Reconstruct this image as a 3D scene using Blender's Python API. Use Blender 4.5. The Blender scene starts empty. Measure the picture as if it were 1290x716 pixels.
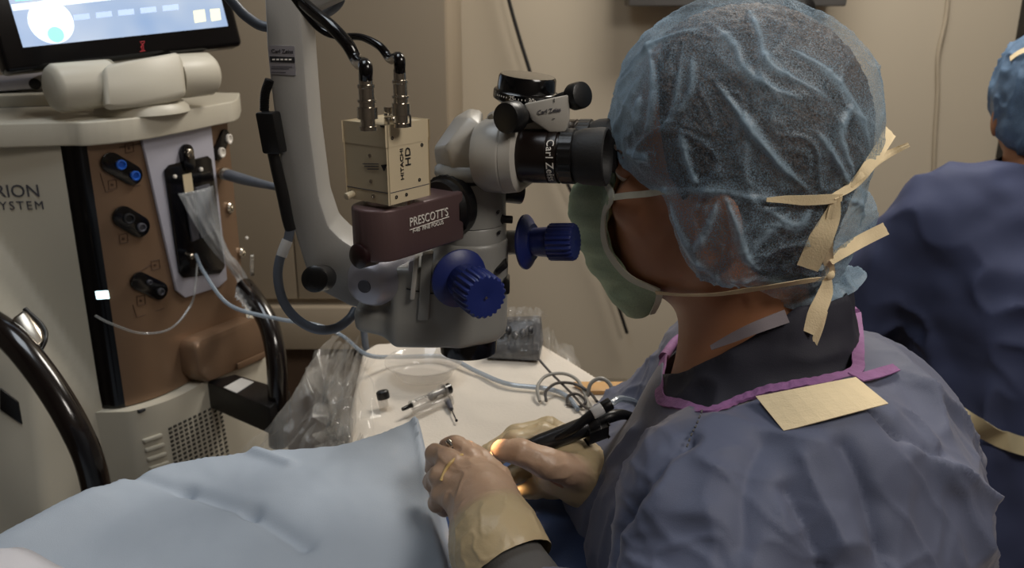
import bpy, bmesh, math, random
import numpy as np
from mathutils import Vector, Matrix

# ------------------------------------------------------------------ camera, world, lights, exposure
SC = bpy.context.scene
COL = SC.collection
CAM = np.array([0.0, 0.0, 1.38])
PITCH = math.radians(18)
FPX = 1117.0
CR = np.array([1.0, 0, 0]); CU = np.array([0, math.sin(PITCH), math.cos(PITCH)]); CF = np.array([0, math.cos(PITCH), -math.sin(PITCH)])
cd = bpy.data.cameras.new('camera'); co = bpy.data.objects.new('camera', cd); COL.objects.link(co)
co.location = CAM; co.rotation_euler = (math.pi / 2 - PITCH, 0, 0)
cd.sensor_width = 36; cd.lens = 36 * FPX / 1290; cd.clip_start = 0.02
cd.dof.use_dof = True; cd.dof.focus_distance = 0.74; cd.dof.aperture_fstop = 11
SC.camera = co
wd = bpy.data.worlds.new('world'); SC.world = wd; wd.use_nodes = True
wd.node_tree.nodes['Background'].inputs[0].default_value = (0.9, 0.95, 1.0, 1)
wd.node_tree.nodes['Background'].inputs[1].default_value = 0.03
SC.view_settings.view_transform = 'Standard'; SC.view_settings.look = 'None'
SC.view_settings.exposure = 0.05; SC.view_settings.gamma = 1.0; SC.view_settings.use_curve_mapping = False

def area(name, loc, target, size, power, col, sy=None):
    l = bpy.data.lights.new(name, 'AREA'); o = bpy.data.objects.new(name, l); COL.objects.link(o)
    l.energy = power; l.color = col; l.size = size
    if sy: l.shape = 'RECTANGLE'; l.size_y = sy
    o.location = loc; o.rotation_euler = (Vector(target) - Vector(loc)).to_track_quat('-Z', 'Y').to_euler()
    return o
area('ceiling_light_back', (0.75, 2.0, 2.62), (0.75, 2.0, 0), 0.7, 31, (1.0, 0.94, 0.85), 0.7)
area('ceiling_light_side', (0.95, -0.05, 2.62), (0.2, 0.75, 1.0), 0.7, 30, (1.0, 0.93, 0.85), 1.0)
area('ceiling_light_left', (-0.45, 0.85, 2.62), (-0.35, 0.85, 0.9), 0.8, 8, (0.86, 0.93, 1.0), 0.6)

# ------------------------------------------------------------------ helpers
def W(px, py, d):
    return CAM + d * ((px - 645) / FPX * CR - (py - 358) / FPX * CU + CF)
def RD(px, py):
    return (px - 645) / FPX * CR - (py - 358) / FPX * CU + CF
def onY(px, py, y): r = RD(px, py); return CAM + r * (y / r[1])
def onZ(px, py, z): r = RD(px, py); return CAM + r * ((z - CAM[2]) / r[2])
def onP(px, py, p0, n): r = RD(px, py); return CAM + r * (np.dot(np.asarray(p0) - CAM, n) / np.dot(r, n))
def V(*a): return np.array(a, float)
def nrm(v): v = np.asarray(v, float); return v / np.linalg.norm(v)
UP = V(0, 0, 1)

def lin(c): return tuple(((v / 255) / 12.92 if v / 255 <= 0.04045 else ((v / 255 + 0.055) / 1.055) ** 2.4) for v in c)
def mat(name, rgb, rough=0.5, metal=0.0, bump=None, var=None, emit=None, coat=0, sub=0, spec=None):
    m = bpy.data.materials.new(name); m.use_nodes = True
    nt = m.node_tree; b = nt.nodes['Principled BSDF']
    c = lin(rgb) + (1,)
    b.inputs['Base Color'].default_value = c; b.inputs['Roughness'].default_value = rough; b.inputs['Metallic'].default_value = metal
    if spec is not None: b.inputs['Specular IOR Level'].default_value = spec
    if coat: b.inputs['Coat Weight'].default_value = coat
    if sub: b.inputs['Subsurface Weight'].default_value = sub; b.inputs['Subsurface Radius'].default_value = (.01, .004, .002)
    if emit: b.inputs['Emission Color'].default_value = c; b.inputs['Emission Strength'].default_value = emit
    if bump or var:
        tc = nt.nodes.new('ShaderNodeTexCoord')
    if var:
        n = nt.nodes.new('ShaderNodeTexNoise'); n.inputs['Scale'].default_value = var[0]; n.inputs['Detail'].default_value = 4
        nt.links.new(tc.outputs['Object'], n.inputs['Vector'])
        r = nt.nodes.new('ShaderNodeValToRGB'); k = var[1]
        r.color_ramp.elements[0].position = 0.3; r.color_ramp.elements[1].position = 0.7
        r.color_ramp.elements[0].color = tuple(v * (1 - k) for v in c[:3]) + (1,); r.color_ramp.elements[1].color = tuple(min(1, v * (1 + k)) for v in c[:3]) + (1,)
        nt.links.new(n.outputs['Fac'], r.inputs['Fac']); nt.links.new(r.outputs['Color'], b.inputs['Base Color'])
    if bump:
        n = nt.nodes.new('ShaderNodeTexNoise'); n.inputs['Scale'].default_value = bump[0]; n.inputs['Detail'].default_value = 3
        nt.links.new(tc.outputs['Object'], n.inputs['Vector'])
        bp = nt.nodes.new('ShaderNodeBump'); bp.inputs['Strength'].default_value = bump[1]; bp.inputs['Distance'].default_value = bump[2] if len(bump) > 2 else 0.001
        nt.links.new(n.outputs['Fac'], bp.inputs['Height']); nt.links.new(bp.outputs['Normal'], b.inputs['Normal'])
    return m

class MB:
    """collects verts / faces in world coordinates"""
    def __init__(s): s.v = []; s.f = []
    def add(s, vs, fs):
        o = len(s.v); s.v += [tuple(map(float, p)) for p in vs]; s.f += [tuple(i + o for i in f) for f in fs]; return s
    def addbm(s, bm):
        bm.verts.index_update(); s.add([v.co[:] for v in bm.verts], [[v.index for v in f.verts] for f in bm.faces]); bm.free(); return s
    def obox(s, c, ax, half, bev=0.0, seg=2):
        bm = bmesh.new(); bmesh.ops.create_cube(bm, size=2)
        A = np.array([nrm(a) for a in ax])
        for v in bm.verts:
            q = np.array(v.co) * np.array(half); v.co = Vector(np.asarray(c) + q @ A)
        if bev: bmesh.ops.bevel(bm, geom=bm.edges[:] , offset=bev, segments=seg, affect='EDGES', profile=0.5)
        bmesh.ops.recalc_face_normals(bm, faces=bm.faces[:])
        return s.addbm(bm)
    def box(s, lo, hi, bev=0.0, seg=2):
        lo = np.asarray(lo, float); hi = np.asarray(hi, float)
        return s.obox((lo + hi) / 2, np.eye(3), (hi - lo) / 2, bev, seg)
    def prism(s, pts, ext, bev=0.0, seg=2):
        pts = [np.asarray(p, float) for p in pts]; n = len(pts); ext = np.asarray(ext, float)
        bm = bmesh.new(); a = [bm.verts.new(p) for p in pts]; b = [bm.verts.new(p + ext) for p in pts]
        bm.faces.new(a); bm.faces.new(b[::-1])
        for i in range(n): bm.faces.new((a[i], b[i], b[(i + 1) % n], a[(i + 1) % n]))
        bmesh.ops.recalc_face_normals(bm, faces=bm.faces[:])
        if bev: bmesh.ops.bevel(bm, geom=bm.edges[:], offset=bev, segments=seg, affect='EDGES', profile=0.5, clamp_overlap=True)
        return s.addbm(bm)
    def hull(s, pts, bev=0.0, seg=2):
        bm = bmesh.new(); [bm.verts.new(p) for p in pts]
        r = bmesh.ops.convex_hull(bm, input=bm.verts[:])
        bmesh.ops.delete(bm, geom=[v for v in bm.verts if not v.link_faces], context='VERTS')
        bmesh.ops.dissolve_limit(bm, angle_limit=math.radians(4), verts=bm.verts[:], edges=bm.edges[:])
        if bev: bmesh.ops.bevel(bm, geom=bm.edges[:], offset=bev, segments=seg, affect='EDGES', profile=0.5, clamp_overlap=True)
        bmesh.ops.recalc_face_normals(bm, faces=bm.faces[:])
        return s.addbm(bm)
    def lathe(s, p0, axis, prof, n=32, lobes=0, depth=0.0, caps=True):
        """prof: list of (t along axis, radius[, groove 0/1])"""
        a = nrm(axis); t = V(0, 0, 1) if abs(a[2]) < 0.9 else V(1, 0, 0)
        u = nrm(np.cross(a, t)); w = np.cross(a, u); vs = []; fs = []
        for pr in prof:
            for i in range(n):
                th = 2 * math.pi * i / n; r = pr[1]
                if lobes and len(pr) > 2 and pr[2]: r -= depth * (0.5 + 0.5 * math.tanh(2.5 * math.cos(lobes * th)))
                vs.append(np.asarray(p0) + a * pr[0] + u * (r * math.cos(th)) + w * (r * math.sin(th)))
        m = len(prof)
        for j in range(m - 1):
            for i in range(n):
                k = (i + 1) % n; fs.append((j * n + i, j * n + k, (j + 1) * n + k, (j + 1) * n + i))
        if caps: fs.append(tuple(range(n))[::-1]); fs.append(tuple((m - 1) * n + i for i in range(n)))
        return s.add(vs, fs)
    def cyl(s, p0, p1, r0, r1=None, n=24, b=0.0):
        p0 = np.asarray(p0, float); d = np.asarray(p1, float) - p0; L = np.linalg.norm(d); r1 = r0 if r1 is None else r1
        if b: pr = [(0, r0 - b), (b * .3, r0 - b * .3), (b, r0), (L - b, r1), (L - b * .3, r1 - b * .3), (L, r1 - b)]
        else: pr = [(0, r0), (L, r1)]
        return s.lathe(p0, d, pr, n)
    def tube(s, pts, r, n=10, sub=8, caps=True):
        P = smooth_path(pts, sub); m = len(P); rr = np.interp(np.linspace(0, 1, m), np.linspace(0, 1, len(r)), r) if hasattr(r, '__len__') else np.full(m, r)
        T = np.gradient(P, axis=0); T /= np.linalg.norm(T, axis=1)[:, None] + 1e-12
        u = np.cross(T[0], V(0, 0, 1) if abs(T[0][2]) < .9 else V(1, 0, 0)); u = nrm(u); vs = []; fs = []
        for i in range(m):
            u = nrm(u - T[i] * np.dot(u, T[i])); w = np.cross(T[i], u)
            for k in range(n):
                th = 2 * math.pi * k / n; vs.append(P[i] + rr[i] * (math.cos(th) * u + math.sin(th) * w))
        for i in range(m - 1):
            for k in range(n):
                q = (k + 1) % n; fs.append((i * n + k, i * n + q, (i + 1) * n + q, (i + 1) * n + k))
        if caps: fs.append(tuple(range(n))[::-1]); fs.append(tuple((m - 1) * n + k for k in range(n)))
        return s.add(vs, fs)
    def ribbon(s, pts, wid, nor, th=0.0008, sub=6, curl=0.0):
        """flat band: pts path, wid (list) widths, nor (list) surface normals"""
        P = smooth_path(pts, sub); m = len(P); k = np.linspace(0, 1, m)
        nor = np.asarray(nor, float); nor = nor if nor.ndim == 2 else np.repeat(nor[None], len(pts), 0)
        N = np.stack([np.interp(k, np.linspace(0, 1, len(nor)), nor[:, i]) for i in range(3)], 1)
        Wd = np.interp(k, np.linspace(0, 1, len(wid)), wid) if hasattr(wid, '__len__') else np.full(m, wid)
        T = np.gradient(P, axis=0); T /= np.linalg.norm(T, axis=1)[:, None] + 1e-12
        vs = []; fs = []; q = 5
        for i in range(m):
            sd = nrm(np.cross(T[i], N[i])); nn = nrm(np.cross(sd, T[i]))
            for side in (1, -1):
                for j in range(q):
                    x = (j / (q - 1) * 2 - 1) * side
                    vs.append(P[i] + sd * (Wd[i] / 2 * x) + nn * (th * .5 * side + curl * (math.cos(x * 5 + i * .35) * .5)))
        R = 2 * q
        for i in range(m - 1):
            for j in range(R):
                l = (j + 1) % R; fs.append((i * R + j, i * R + l, (i + 1) * R + l, (i + 1) * R + j))
        fs.append(tuple(range(R))[::-1]); fs.append(tuple((m - 1) * R + j for j in range(R)))
        return s.add(vs, fs)
    def ell(s, c, r, ax=np.eye(3), nu=20, nv=12):
        vs = []; fs = []; A = np.asarray(ax)
        for j in range(nv + 1):
            ph = math.pi * j / nv
            for i in range(nu):
                th = 2 * math.pi * i / nu
                q = V(math.sin(ph) * math.cos(th), math.sin(ph) * math.sin(th), math.cos(ph)) * np.asarray(r)
                vs.append(np.asarray(c) + q @ A)
        for j in range(nv):
            for i in range(nu):
                k = (i + 1) % nu; fs.append((j * nu + i, (j + 1) * nu + i, (j + 1) * nu + k, j * nu + k))
        return s.add(vs, fs)

def smooth_path(pts, sub):
    P = np.array([np.asarray(p, float) for p in pts])
    if len(P) < 3 or sub < 2: return P
    E = np.vstack([2 * P[0] - P[1], P, 2 * P[-1] - P[-2]]); out = []
    for i in range(1, len(E) - 2):
        a, b, c, d = E[i - 1:i + 3]
        for k in range(sub):
            t = k / sub; out.append(.5 * (2 * b + (c - a) * t + (2 * a - 5 * b + 4 * c - d) * t * t + (3 * b - a - 3 * c + d) * t ** 3))
    out.append(P[-1]); return np.array(out)

BASE = {}
def link(name, verts, faces, m, parent=None, smooth=True, base=None, ang=40):
    """ONE mesh object; parent is a thing (Empty or mesh) or a part of a thing"""
    me = bpy.data.meshes.new(name)
    V_ = np.asarray(verts, float)
    if parent is not None: b = BASE[parent.name]
    elif base is not None: b = np.asarray(base, float)
    else: b = np.array([(V_[:, 0].min() + V_[:, 0].max()) / 2, (V_[:, 1].min() + V_[:, 1].max()) / 2, V_[:, 2].min()])
    me.from_pydata((V_ - b).tolist(), [], faces if isinstance(faces, list) else faces.tolist()); me.update()
    o = bpy.data.objects.new(name, me); COL.objects.link(o)
    if m: me.materials.append(m)
    if parent is None: o.location = b
    else: o.parent = parent
    BASE[o.name] = b
    if smooth:
        me.polygons.foreach_set('use_smooth', [True] * len(me.polygons))
        if ang: me.set_sharp_from_angle(angle=math.radians(ang))
    return o
def obj(name, mb, m, parent=None, smooth=True, base=None, ang=40): return link(name, mb.v, mb.f, m, parent, smooth, base, ang)
def tag(o, label=None, cat=None, group=None, kind=None):
    if label: o['label'] = label
    if cat: o['category'] = cat
    if group: o['group'] = group
    if kind: o['kind'] = kind
    return o
def thing(name, base, label, cat, group=None):
    o = bpy.data.objects.new(name, None); COL.objects.link(o); o.location = base; o.empty_display_size = .05
    BASE[o.name] = np.asarray(base, float); return tag(o, label, cat, group)
def struct(name, mb, m, smooth=False): return tag(obj(name, mb, m, None, smooth), kind='structure')

def text(name, s, m, parent, org, xd, yd, size, th=0.0006, align='LEFT', fit=None, space=1.0, shear=0.0, warp=None):
    cu = bpy.data.curves.new(name, 'FONT'); cu.body = s; cu.size = size; cu.extrude = th / 2; cu.align_x = align; cu.align_y = 'CENTER'
    cu.space_character = space; cu.shear = shear; cu.resolution_u = 3
    o = bpy.data.objects.new(name + '_c', cu); COL.objects.link(o)
    dg = bpy.context.evaluated_depsgraph_get(); me = bpy.data.meshes.new_from_object(o.evaluated_get(dg))
    L = np.array([v.co[:] for v in me.vertices]); F = [tuple(p.vertices) for p in me.polygons]
    bpy.data.objects.remove(o); bpy.data.curves.remove(cu); bpy.data.meshes.remove(me)
    if fit: L[:, 0] *= fit / (L[:, 0].max() - L[:, 0].min())
    xd = nrm(xd); yd = nrm(yd); zd = np.cross(xd, yd)
    if warp: P = np.array([warp(*l) for l in L])
    else: P = np.asarray(org) + L[:, :1] * xd + L[:, 1:2] * yd + L[:, 2:] * zd
    return link(name, P, F, m, parent, smooth=False)

# ------------------------------------------------------------------ signed distance sculpting
def s_cap(P, a, b, r0, r1=None):
    a = np.asarray(a, np.float32); b = np.asarray(b, np.float32); r1 = r0 if r1 is None else r1
    d = b - a; h = np.clip(((P - a) @ d) / float(d @ d), 0, 1)
    return np.linalg.norm(P - a - h[:, None] * d, axis=1) - (r0 + (r1 - r0) * h)
def s_ell(P, c, r, A=None):
    q = P - np.asarray(c, np.float32)
    if A is not None: q = q @ np.asarray(A, np.float32).T
    r = np.asarray(r, np.float32); k0 = np.linalg.norm(q / r, axis=1); k1 = np.linalg.norm(q / (r * r), axis=1) + 1e-9
    return k0 * (k0 - 1) / k1
def smin(a, b, k): h = np.clip(.5 + .5 * (b - a) / k, 0, 1); return b + (a - b) * h - k * h * (1 - h)
def smax(a, b, k): return -smin(-a, -b, k)
def chain(P, pts, rs, k=0.01):
    d = None
    for i in range(len(pts) - 1):
        e = s_cap(P, pts[i], pts[i + 1], rs[i], rs[i + 1]); d = e if d is None else smin(d, e, k)
    return d
def sculpt(f, lo, hi, h, B=8):
    lo = np.asarray(lo, float); n = np.ceil((np.asarray(hi) - lo) / h / B).astype(int); N = n * B
    c = [lo[i] + (np.arange(n[i]) * B + (B - 1) / 2) * h for i in range(3)]
    C = np.stack(np.meshgrid(*c, indexing='ij'), -1).reshape(-1, 3).astype(np.float32)
    fc = f(C); near = np.abs(fc) < B * h * 1.25
    F = np.repeat(np.sign(fc).astype(np.float32)[:, None] * 1.0, B ** 3, 1)
    off = np.stack(np.meshgrid(*[(np.arange(B) - (B - 1) / 2) * h] * 3, indexing='ij'), -1).reshape(-1, 3).astype(np.float32)
    ids = np.nonzero(near)[0]
    for k in range(0, len(ids), 400):
        i = ids[k:k + 400]; F[i] = f((C[i][:, None] + off[None]).reshape(-1, 3)).reshape(len(i), -1)
    F = F.reshape(n[0], n[1], n[2], B, B, B).transpose(0, 3, 1, 4, 2, 5).reshape(N)
    S = F < 0; cnt = np.zeros(N - 1, np.int8); cs = [(i, j, k) for i in (0, 1) for j in (0, 1) for k in (0, 1)]
    for i, j, k in cs: cnt += S[i:N[0] - 1 + i, j:N[1] - 1 + j, k:N[2] - 1 + k]
    I = np.stack(np.nonzero((cnt > 0) & (cnt < 8)), 1)
    G = np.stack([F[I[:, 0] + i, I[:, 1] + j, I[:, 2] + k] for i, j, k in cs], 1); acc = np.zeros((len(I), 3)); w = np.zeros(len(I))
    for a in range(8):
        for ax in range(3):
            if cs[a][ax]: continue
            q = list(cs[a]); q[ax] = 1; b = cs.index(tuple(q)); x = (G[:, a] < 0) != (G[:, b] < 0)
            t = np.where(x, G[:, a] / np.where(x, G[:, a] - G[:, b], 1), 0); p = np.array(cs[a], float)[None].repeat(len(I), 0); p[:, ax] += t
            acc += p * x[:, None]; w += x
    Vt = lo + (I + acc / w[:, None]) * h
    idx = -np.ones(N - 1, np.int64); idx[I[:, 0], I[:, 1], I[:, 2]] = np.arange(len(I)); Q = []
    for ax in range(3):
        b, c2 = (ax + 1) % 3, (ax + 2) % 3
        sl0 = [slice(None)] * 3; sl1 = [slice(None)] * 3; sl0[ax] = slice(0, -1); sl1[ax] = slice(1, None)
        A0 = S[tuple(sl0)]; A1 = S[tuple(sl1)]; E = np.stack(np.nonzero(A0 != A1), 1)
        E = E[(E[:, b] > 0) & (E[:, c2] > 0) & (E[:, b] < N[b] - 1) & (E[:, c2] < N[c2] - 1)]
        def g(db, dc): q = E.copy(); q[:, b] -= db; q[:, c2] -= dc; return idx[q[:, 0], q[:, 1], q[:, 2]]
        quad = np.stack([g(1, 1), g(0, 1), g(0, 0), g(1, 0)], 1); inn = A0[E[:, 0], E[:, 1], E[:, 2]]
        quad[~inn] = quad[~inn][:, ::-1]; Q.append(quad)
    Q = np.vstack(Q); Q = Q[(Q >= 0).all(1)]
    return Vt, Q
def vnormals(Vt, Q):
    n = np.cross(Vt[Q[:, 2]] - Vt[Q[:, 0]], Vt[Q[:, 3]] - Vt[Q[:, 1]]); o = np.zeros_like(Vt)
    for k in range(4): np.add.at(o, Q[:, k], n)
    return o / (np.linalg.norm(o, axis=1)[:, None] + 1e-12)
def relax(Vt, Q, it=2, lam=.5):
    for _ in range(it):
        a = np.zeros_like(Vt); c = np.zeros(len(Vt))
        for i, j in ((0, 1), (1, 2), (2, 3), (3, 0)):
            np.add.at(a, Q[:, i], Vt[Q[:, j]]); np.add.at(a, Q[:, j], Vt[Q[:, i]]); np.add.at(c, Q[:, i], 1); np.add.at(c, Q[:, j], 1)
        Vt = Vt + lam * (a / np.maximum(c, 1)[:, None] - Vt)
    return Vt
def keep(Vt, Q, mask):
    """keep faces whose verts all satisfy mask"""
    Q = Q[mask[Q].all(1)]; u = np.unique(Q); r = -np.ones(len(Vt), int); r[u] = np.arange(len(u)); return smooth_rim(Vt[u], r[Q]), r[Q], u
def smooth_rim(Vt, Q, it=10):
    E = np.sort(np.vstack([Q[:, [0, 1]], Q[:, [1, 2]], Q[:, [2, 3]], Q[:, [3, 0]]]), 1); U, c = np.unique(E, axis=0, return_counts=True); B = U[c == 1]; Vt = Vt.copy()
    for _ in range(it):
        a = np.zeros_like(Vt); k = np.zeros(len(Vt)); np.add.at(a, B[:, 0], Vt[B[:, 1]]); np.add.at(a, B[:, 1], Vt[B[:, 0]]); np.add.at(k, B[:, 0], 1); np.add.at(k, B[:, 1], 1)
        m = k == 2; Vt[m] = .5 * Vt[m] + .5 * a[m] / k[m][:, None]
    return Vt
def bvh_hit(o, px, py, off=0.0):
    from mathutils.bvhtree import BVHTree
    b = BASE[o.name]; t = BVHTree.FromPolygons([v.co for v in o.data.vertices], [p.vertices[:] for p in o.data.polygons])
    p, n, _, _ = t.ray_cast(Vector(CAM - b), Vector(nrm(RD(px, py))))
    if p is None: return None, None
    n = np.array(n); n = n if np.dot(n, RD(px, py)) < 0 else -n
    return np.array(p) + b + n * off, n
_rng = np.random.RandomState(7); _T = _rng.rand(32, 32, 32).astype(np.float32)
def noise(P):
    """value noise in 0..1"""
    P = np.asarray(P) + 100.37; i = np.floor(P).astype(int); f = P - i; f = f * f * (3 - 2 * f); i &= 31; j = (i + 1) & 31
    def t(a, b, c): return _T[a, b, c]
    x0, y0, z0 = i.T; x1, y1, z1 = j.T; fx, fy, fz = f.T
    return (((t(x0, y0, z0) * (1 - fx) + t(x1, y0, z0) * fx) * (1 - fy) + (t(x0, y1, z0) * (1 - fx) + t(x1, y1, z0) * fx) * fy) * (1 - fz)
            + ((t(x0, y0, z1) * (1 - fx) + t(x1, y0, z1) * fx) * (1 - fy) + (t(x0, y1, z1) * (1 - fx) + t(x1, y1, z1) * fx) * fy) * fz)
def fbm(P, o=3): return sum(noise(P * 2 ** k + 17 * k) / 2 ** k for k in range(o)) / sum(1 / 2 ** k for k in range(o))
def ridge(P): return 1 - np.abs(2 * noise(P) - 1)
def trace(f, px, py, t0=0.3, t1=1.6):
    r = RD(px, py); L = np.linalg.norm(r); t = t0
    for _ in range(160):
        p = CAM + r * t; d = float(f(p[None].astype(np.float32))[0])
        if d < 2e-4: return p
        t += max(d, 3e-4) / L * .8
        if t > t1: return None
    return p
def grad(f, p):
    e = 0.004; E = np.eye(3) * e
    return nrm([float(f((p + E[i])[None].astype(np.float32))[0] - f((p - E[i])[None].astype(np.float32))[0]) for i in range(3)])
def inpoly(x, y, poly):
    x = np.asarray(x); r = np.zeros(x.shape, bool); n = len(poly)
    for i in range(n):
        x0, y0 = poly[i]; x1, y1 = poly[(i + 1) % n]
        c = (y0 > y) != (y1 > y); r ^= c & (x < (x1 - x0) * (y - y0) / ((y1 - y0) if y1 != y0 else 1e-12) + x0)
    return r
def polydist(x, y, poly):
    d = np.full(np.shape(x), 1e9); n = len(poly)
    for i in range(n):
        a = np.array(poly[i]); b = np.array(poly[(i + 1) % n]); e = b - a
        h = np.clip(((x - a[0]) * e[0] + (y - a[1]) * e[1]) / (e @ e), 0, 1)
        d = np.minimum(d, np.hypot(x - a[0] - h * e[0], y - a[1] - h * e[1]))
    return np.where(inpoly(x, y, poly), -d, d)
# ------------------------------------------------------------------ materials
m_wall = mat('wall_paint', (186, 175, 156), .75, bump=(220, .08), var=(1.2, .03))
m_wall2 = mat('wall_low_fill', (104, 96, 88), .8, bump=(220, .08), var=(1.2, .03))  # darker than the back wall so the unseen walls return less fill light
m_cabinet = mat('cabinet_laminate', (160, 146, 126), .5, bump=(300, .05), var=(2, .03))
m_floor = mat('floor_vinyl', (84, 70, 58), .35, var=(14, .12), bump=(90, .05))
m_ceil = mat('ceiling_tile', (215, 210, 200), .9, bump=(160, .25))
m_skirt = mat('skirting_vinyl', (88, 70, 56), .5, var=(6, .08))
m_dark = mat('dark_frame', (22, 20, 20), .5, var=(30, .2))
m_black = mat('black_plastic', (14, 13, 14), .38, bump=(500, .1))
m_blackg = mat('black_gloss', (9, 8, 10), .16, var=(20, .2))
m_rubber = mat('black_rubber', (18, 17, 18), .6, bump=(400, .2))
m_steel = mat('steel', (176, 168, 155), .28, 1.0, var=(60, .1))
m_nickel = mat('nickel', (196, 190, 180), .2, 1.0, bump=(700, .1))
m_plate = mat('brushed_plate', (190, 190, 204), .4, .3, bump=(300, .05), var=(4, .04))
m_chromed = mat('brushed_silver', (170, 168, 176), .42, .65, bump=(300, .06), var=(4, .04))
m_scope = mat('scope_enamel', (140, 139, 134), .38, bump=(420, .06), var=(5, .03))
m_scope_l = mat('scope_enamel_light', (172, 168, 160), .34, bump=(420, .05), var=(5, .03))
m_arm = mat('arm_enamel', (152, 150, 146), .45, bump=(500, .08), var=(4, .03))
m_purple = mat('anodised_purple', (92, 72, 72), .42, .25, bump=(500, .08), var=(9, .06))
m_cream = mat('camera_cream', (205, 190, 160), .42, bump=(500, .04), var=(8, .03))
m_blue = mat('blue_knob', (26, 40, 104), .42, bump=(400, .06), var=(14, .08))
m_white = mat('console_white', (198, 192, 176), .42, bump=(350, .05), var=(3, .03))
m_bronze = mat('console_bronze', (134, 108, 86), .38, .4, bump=(400, .06), var=(4, .05))
m_ink = mat('ink_black', (22, 22, 26), .6, var=(50, .2))
m_inkgrey = mat('ink_grey', (84, 84, 92), .5, .2, var=(50, .1))
m_inkwhite = mat('ink_white', (225, 220, 212), .6, var=(50, .05))
m_redknob = mat('dark_red_knob', (30, 10, 12), .35, var=(20, .2))
m_cable = mat('grey_cable', (92, 98, 108), .45, var=(30, .1))
m_label = mat('label_paper', (196, 194, 190), .6, var=(30, .05))
m_drape = mat('drape_blue', (160, 170, 182), .85, bump=(900, .18), var=(9, .05))
m_sheet = mat('sheet_white', (206, 204, 208), .85, bump=(600, .2), var=(9, .03))
m_shadedrape = mat('shaded_drape', (50, 68, 106), .8, bump=(700, .2), var=(12, .08))
m_table = mat('table_paper', (214, 204, 190), .8, bump=(260, .25, .002), var=(7, .05))
m_tape = mat('cotton_tape', (238, 218, 178), .75, bump=(700, .35), var=(40, .05))

# ------------------------------------------------------------------ the room
XL, XR, YB, YF, H = -1.75, 1.7, 2.75, -0.7, 2.7
struct('floor', MB().box((XL, YF, -.1), (XR, YB, 0)), m_floor)
struct('ceiling', MB().box((XL, YF, H), (XR, YB, H + .1)), m_ceil)
struct('wall_back', MB().box((XL - .1, YB, 0), (XR + .1, YB + .1, H)), m_wall)
struct('wall_left', MB().box((XL - .1, YF, 0), (XL, YB, H)), m_wall2)
struct('wall_right', MB().box((XR, YF, 0), (XR + .1, YB, H)), m_wall2)
struct('wall_front', MB().box((XL - .1, YF - .1, 0), (XR + .1, YF, H)), m_wall2)
struct('baseboard_back', MB().box((-.1, YB - .018, 0), (XR, YB, .12), .004), m_skirt)
# tall built-in storage cabinet behind the console
YC = 2.12
xc = onY(567, 250, YC)[0]; xs = onY(371, 320, YC)[0]; zd = onY(371, 379, YC)[2]; zp = onY(380, 441, YC - .02)[2]
cab = thing('storage_cabinet', (xc - .75, YC + .3, 0), 'tall beige storage cabinet with flat doors standing behind the console and microscope arm', 'cabinet')
obj('carcass', MB().box((XL + .02, YC + .02, zp), (xc, YB - .002, H - .02), .003), m_cabinet, cab)
for a, b in ((XL + .025, xs - .5), (xs - .497, xs - .0015), (xs + .0015, xc - .002)):
    obj('door', MB().box((a, YC, zd + .004), (b, YC + .0195, H - .03), .0025), m_cabinet, cab)
obj('drawer_front', MB().box((XL + .025, YC - .02, zp), (xc - .002, YC + .0195, zd - .012), .004), m_cabinet, cab)
obj('plinth', MB().box((XL + .02, YC + .05, 0), (xc - .01, YB - .002, zp), .002), m_skirt, cab)
# dark door post at the far right, wall panel high up, cables on the wall
struct('trim_1', MB().box((onY(1284, 30, 2.74)[0], YB - .05, .9), (onY(1284, 30, 2.74)[0] + .09, YB - .001, H - .01), .004), m_dark)
pz = onY(930, 8, 2.6)[2]; px0 = onY(792, 4, 2.6)[0]; px1 = onY(1066, 14, 2.6)[0]
m_panelg = mat('grey_housing', (96, 94, 92), .5, var=(5, .15), bump=(200, .05))
wp = thing('wall_monitor', ((px0 + px1) / 2, 2.74, pz), 'dark grey wall-mounted display whose lower edge shows above the bouffant cap', 'monitor')
obj('housing', MB().obox(((px0 + px1) / 2, 2.65, pz + .19), np.eye(3), ((px1 - px0) / 2, .05, .19), .006), m_panelg, wp)
obj('screen', MB().box((px0 + .03, 2.594, pz + .035), (px1 - .03, 2.599, pz + .35)), m_blackg, wp)
obj('wall_bracket', MB().box(((px0 + px1) / 2 - .08, 2.69, pz + .1), ((px0 + px1) / 2 + .08, 2.7495, pz + .28), .004), m_dark, wp)
pc = onY(1012, 12, 2.52)
obj('round_speaker', MB().cyl(pc + V(0, .0, 0), pc + V(0, .1, .0), .036, n=28, b=.008).cyl(pc + V(0, -.012, 0), pc + V(0, .006, 0), .02, n=20, b=.004).cyl(pc + V(0, .07, 0), pc + V(0, .1, .05), .012), m_black, wp)
tag(obj('wall_cable', MB().tube([onY(x, y, 2.70) for x, y in ((628, -60), (641, 0), (655, 50), (668, 92), (684, 150), (702, 202), (729, 262), (760, 330), (790, 420))], .0058), m_rubber),
    'thin black cable hanging slantwise down the beige back wall behind the eyepieces', 'cable')
m_pale = mat('pale_conduit', (172, 160, 140), .6, var=(20, .05))
wcm = MB().tube([onY(x, y, 2.743) for x, y in ((1197, -40), (1192, 20), (1182, 70), (1181, 120), (1178, 170), (1176, 230), (1174, 330))], .006)
tag(obj('wall_conduit', wcm, m_pale), 'pale conduit painted like the wall running down beside the seated assistant', 'conduit')

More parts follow.
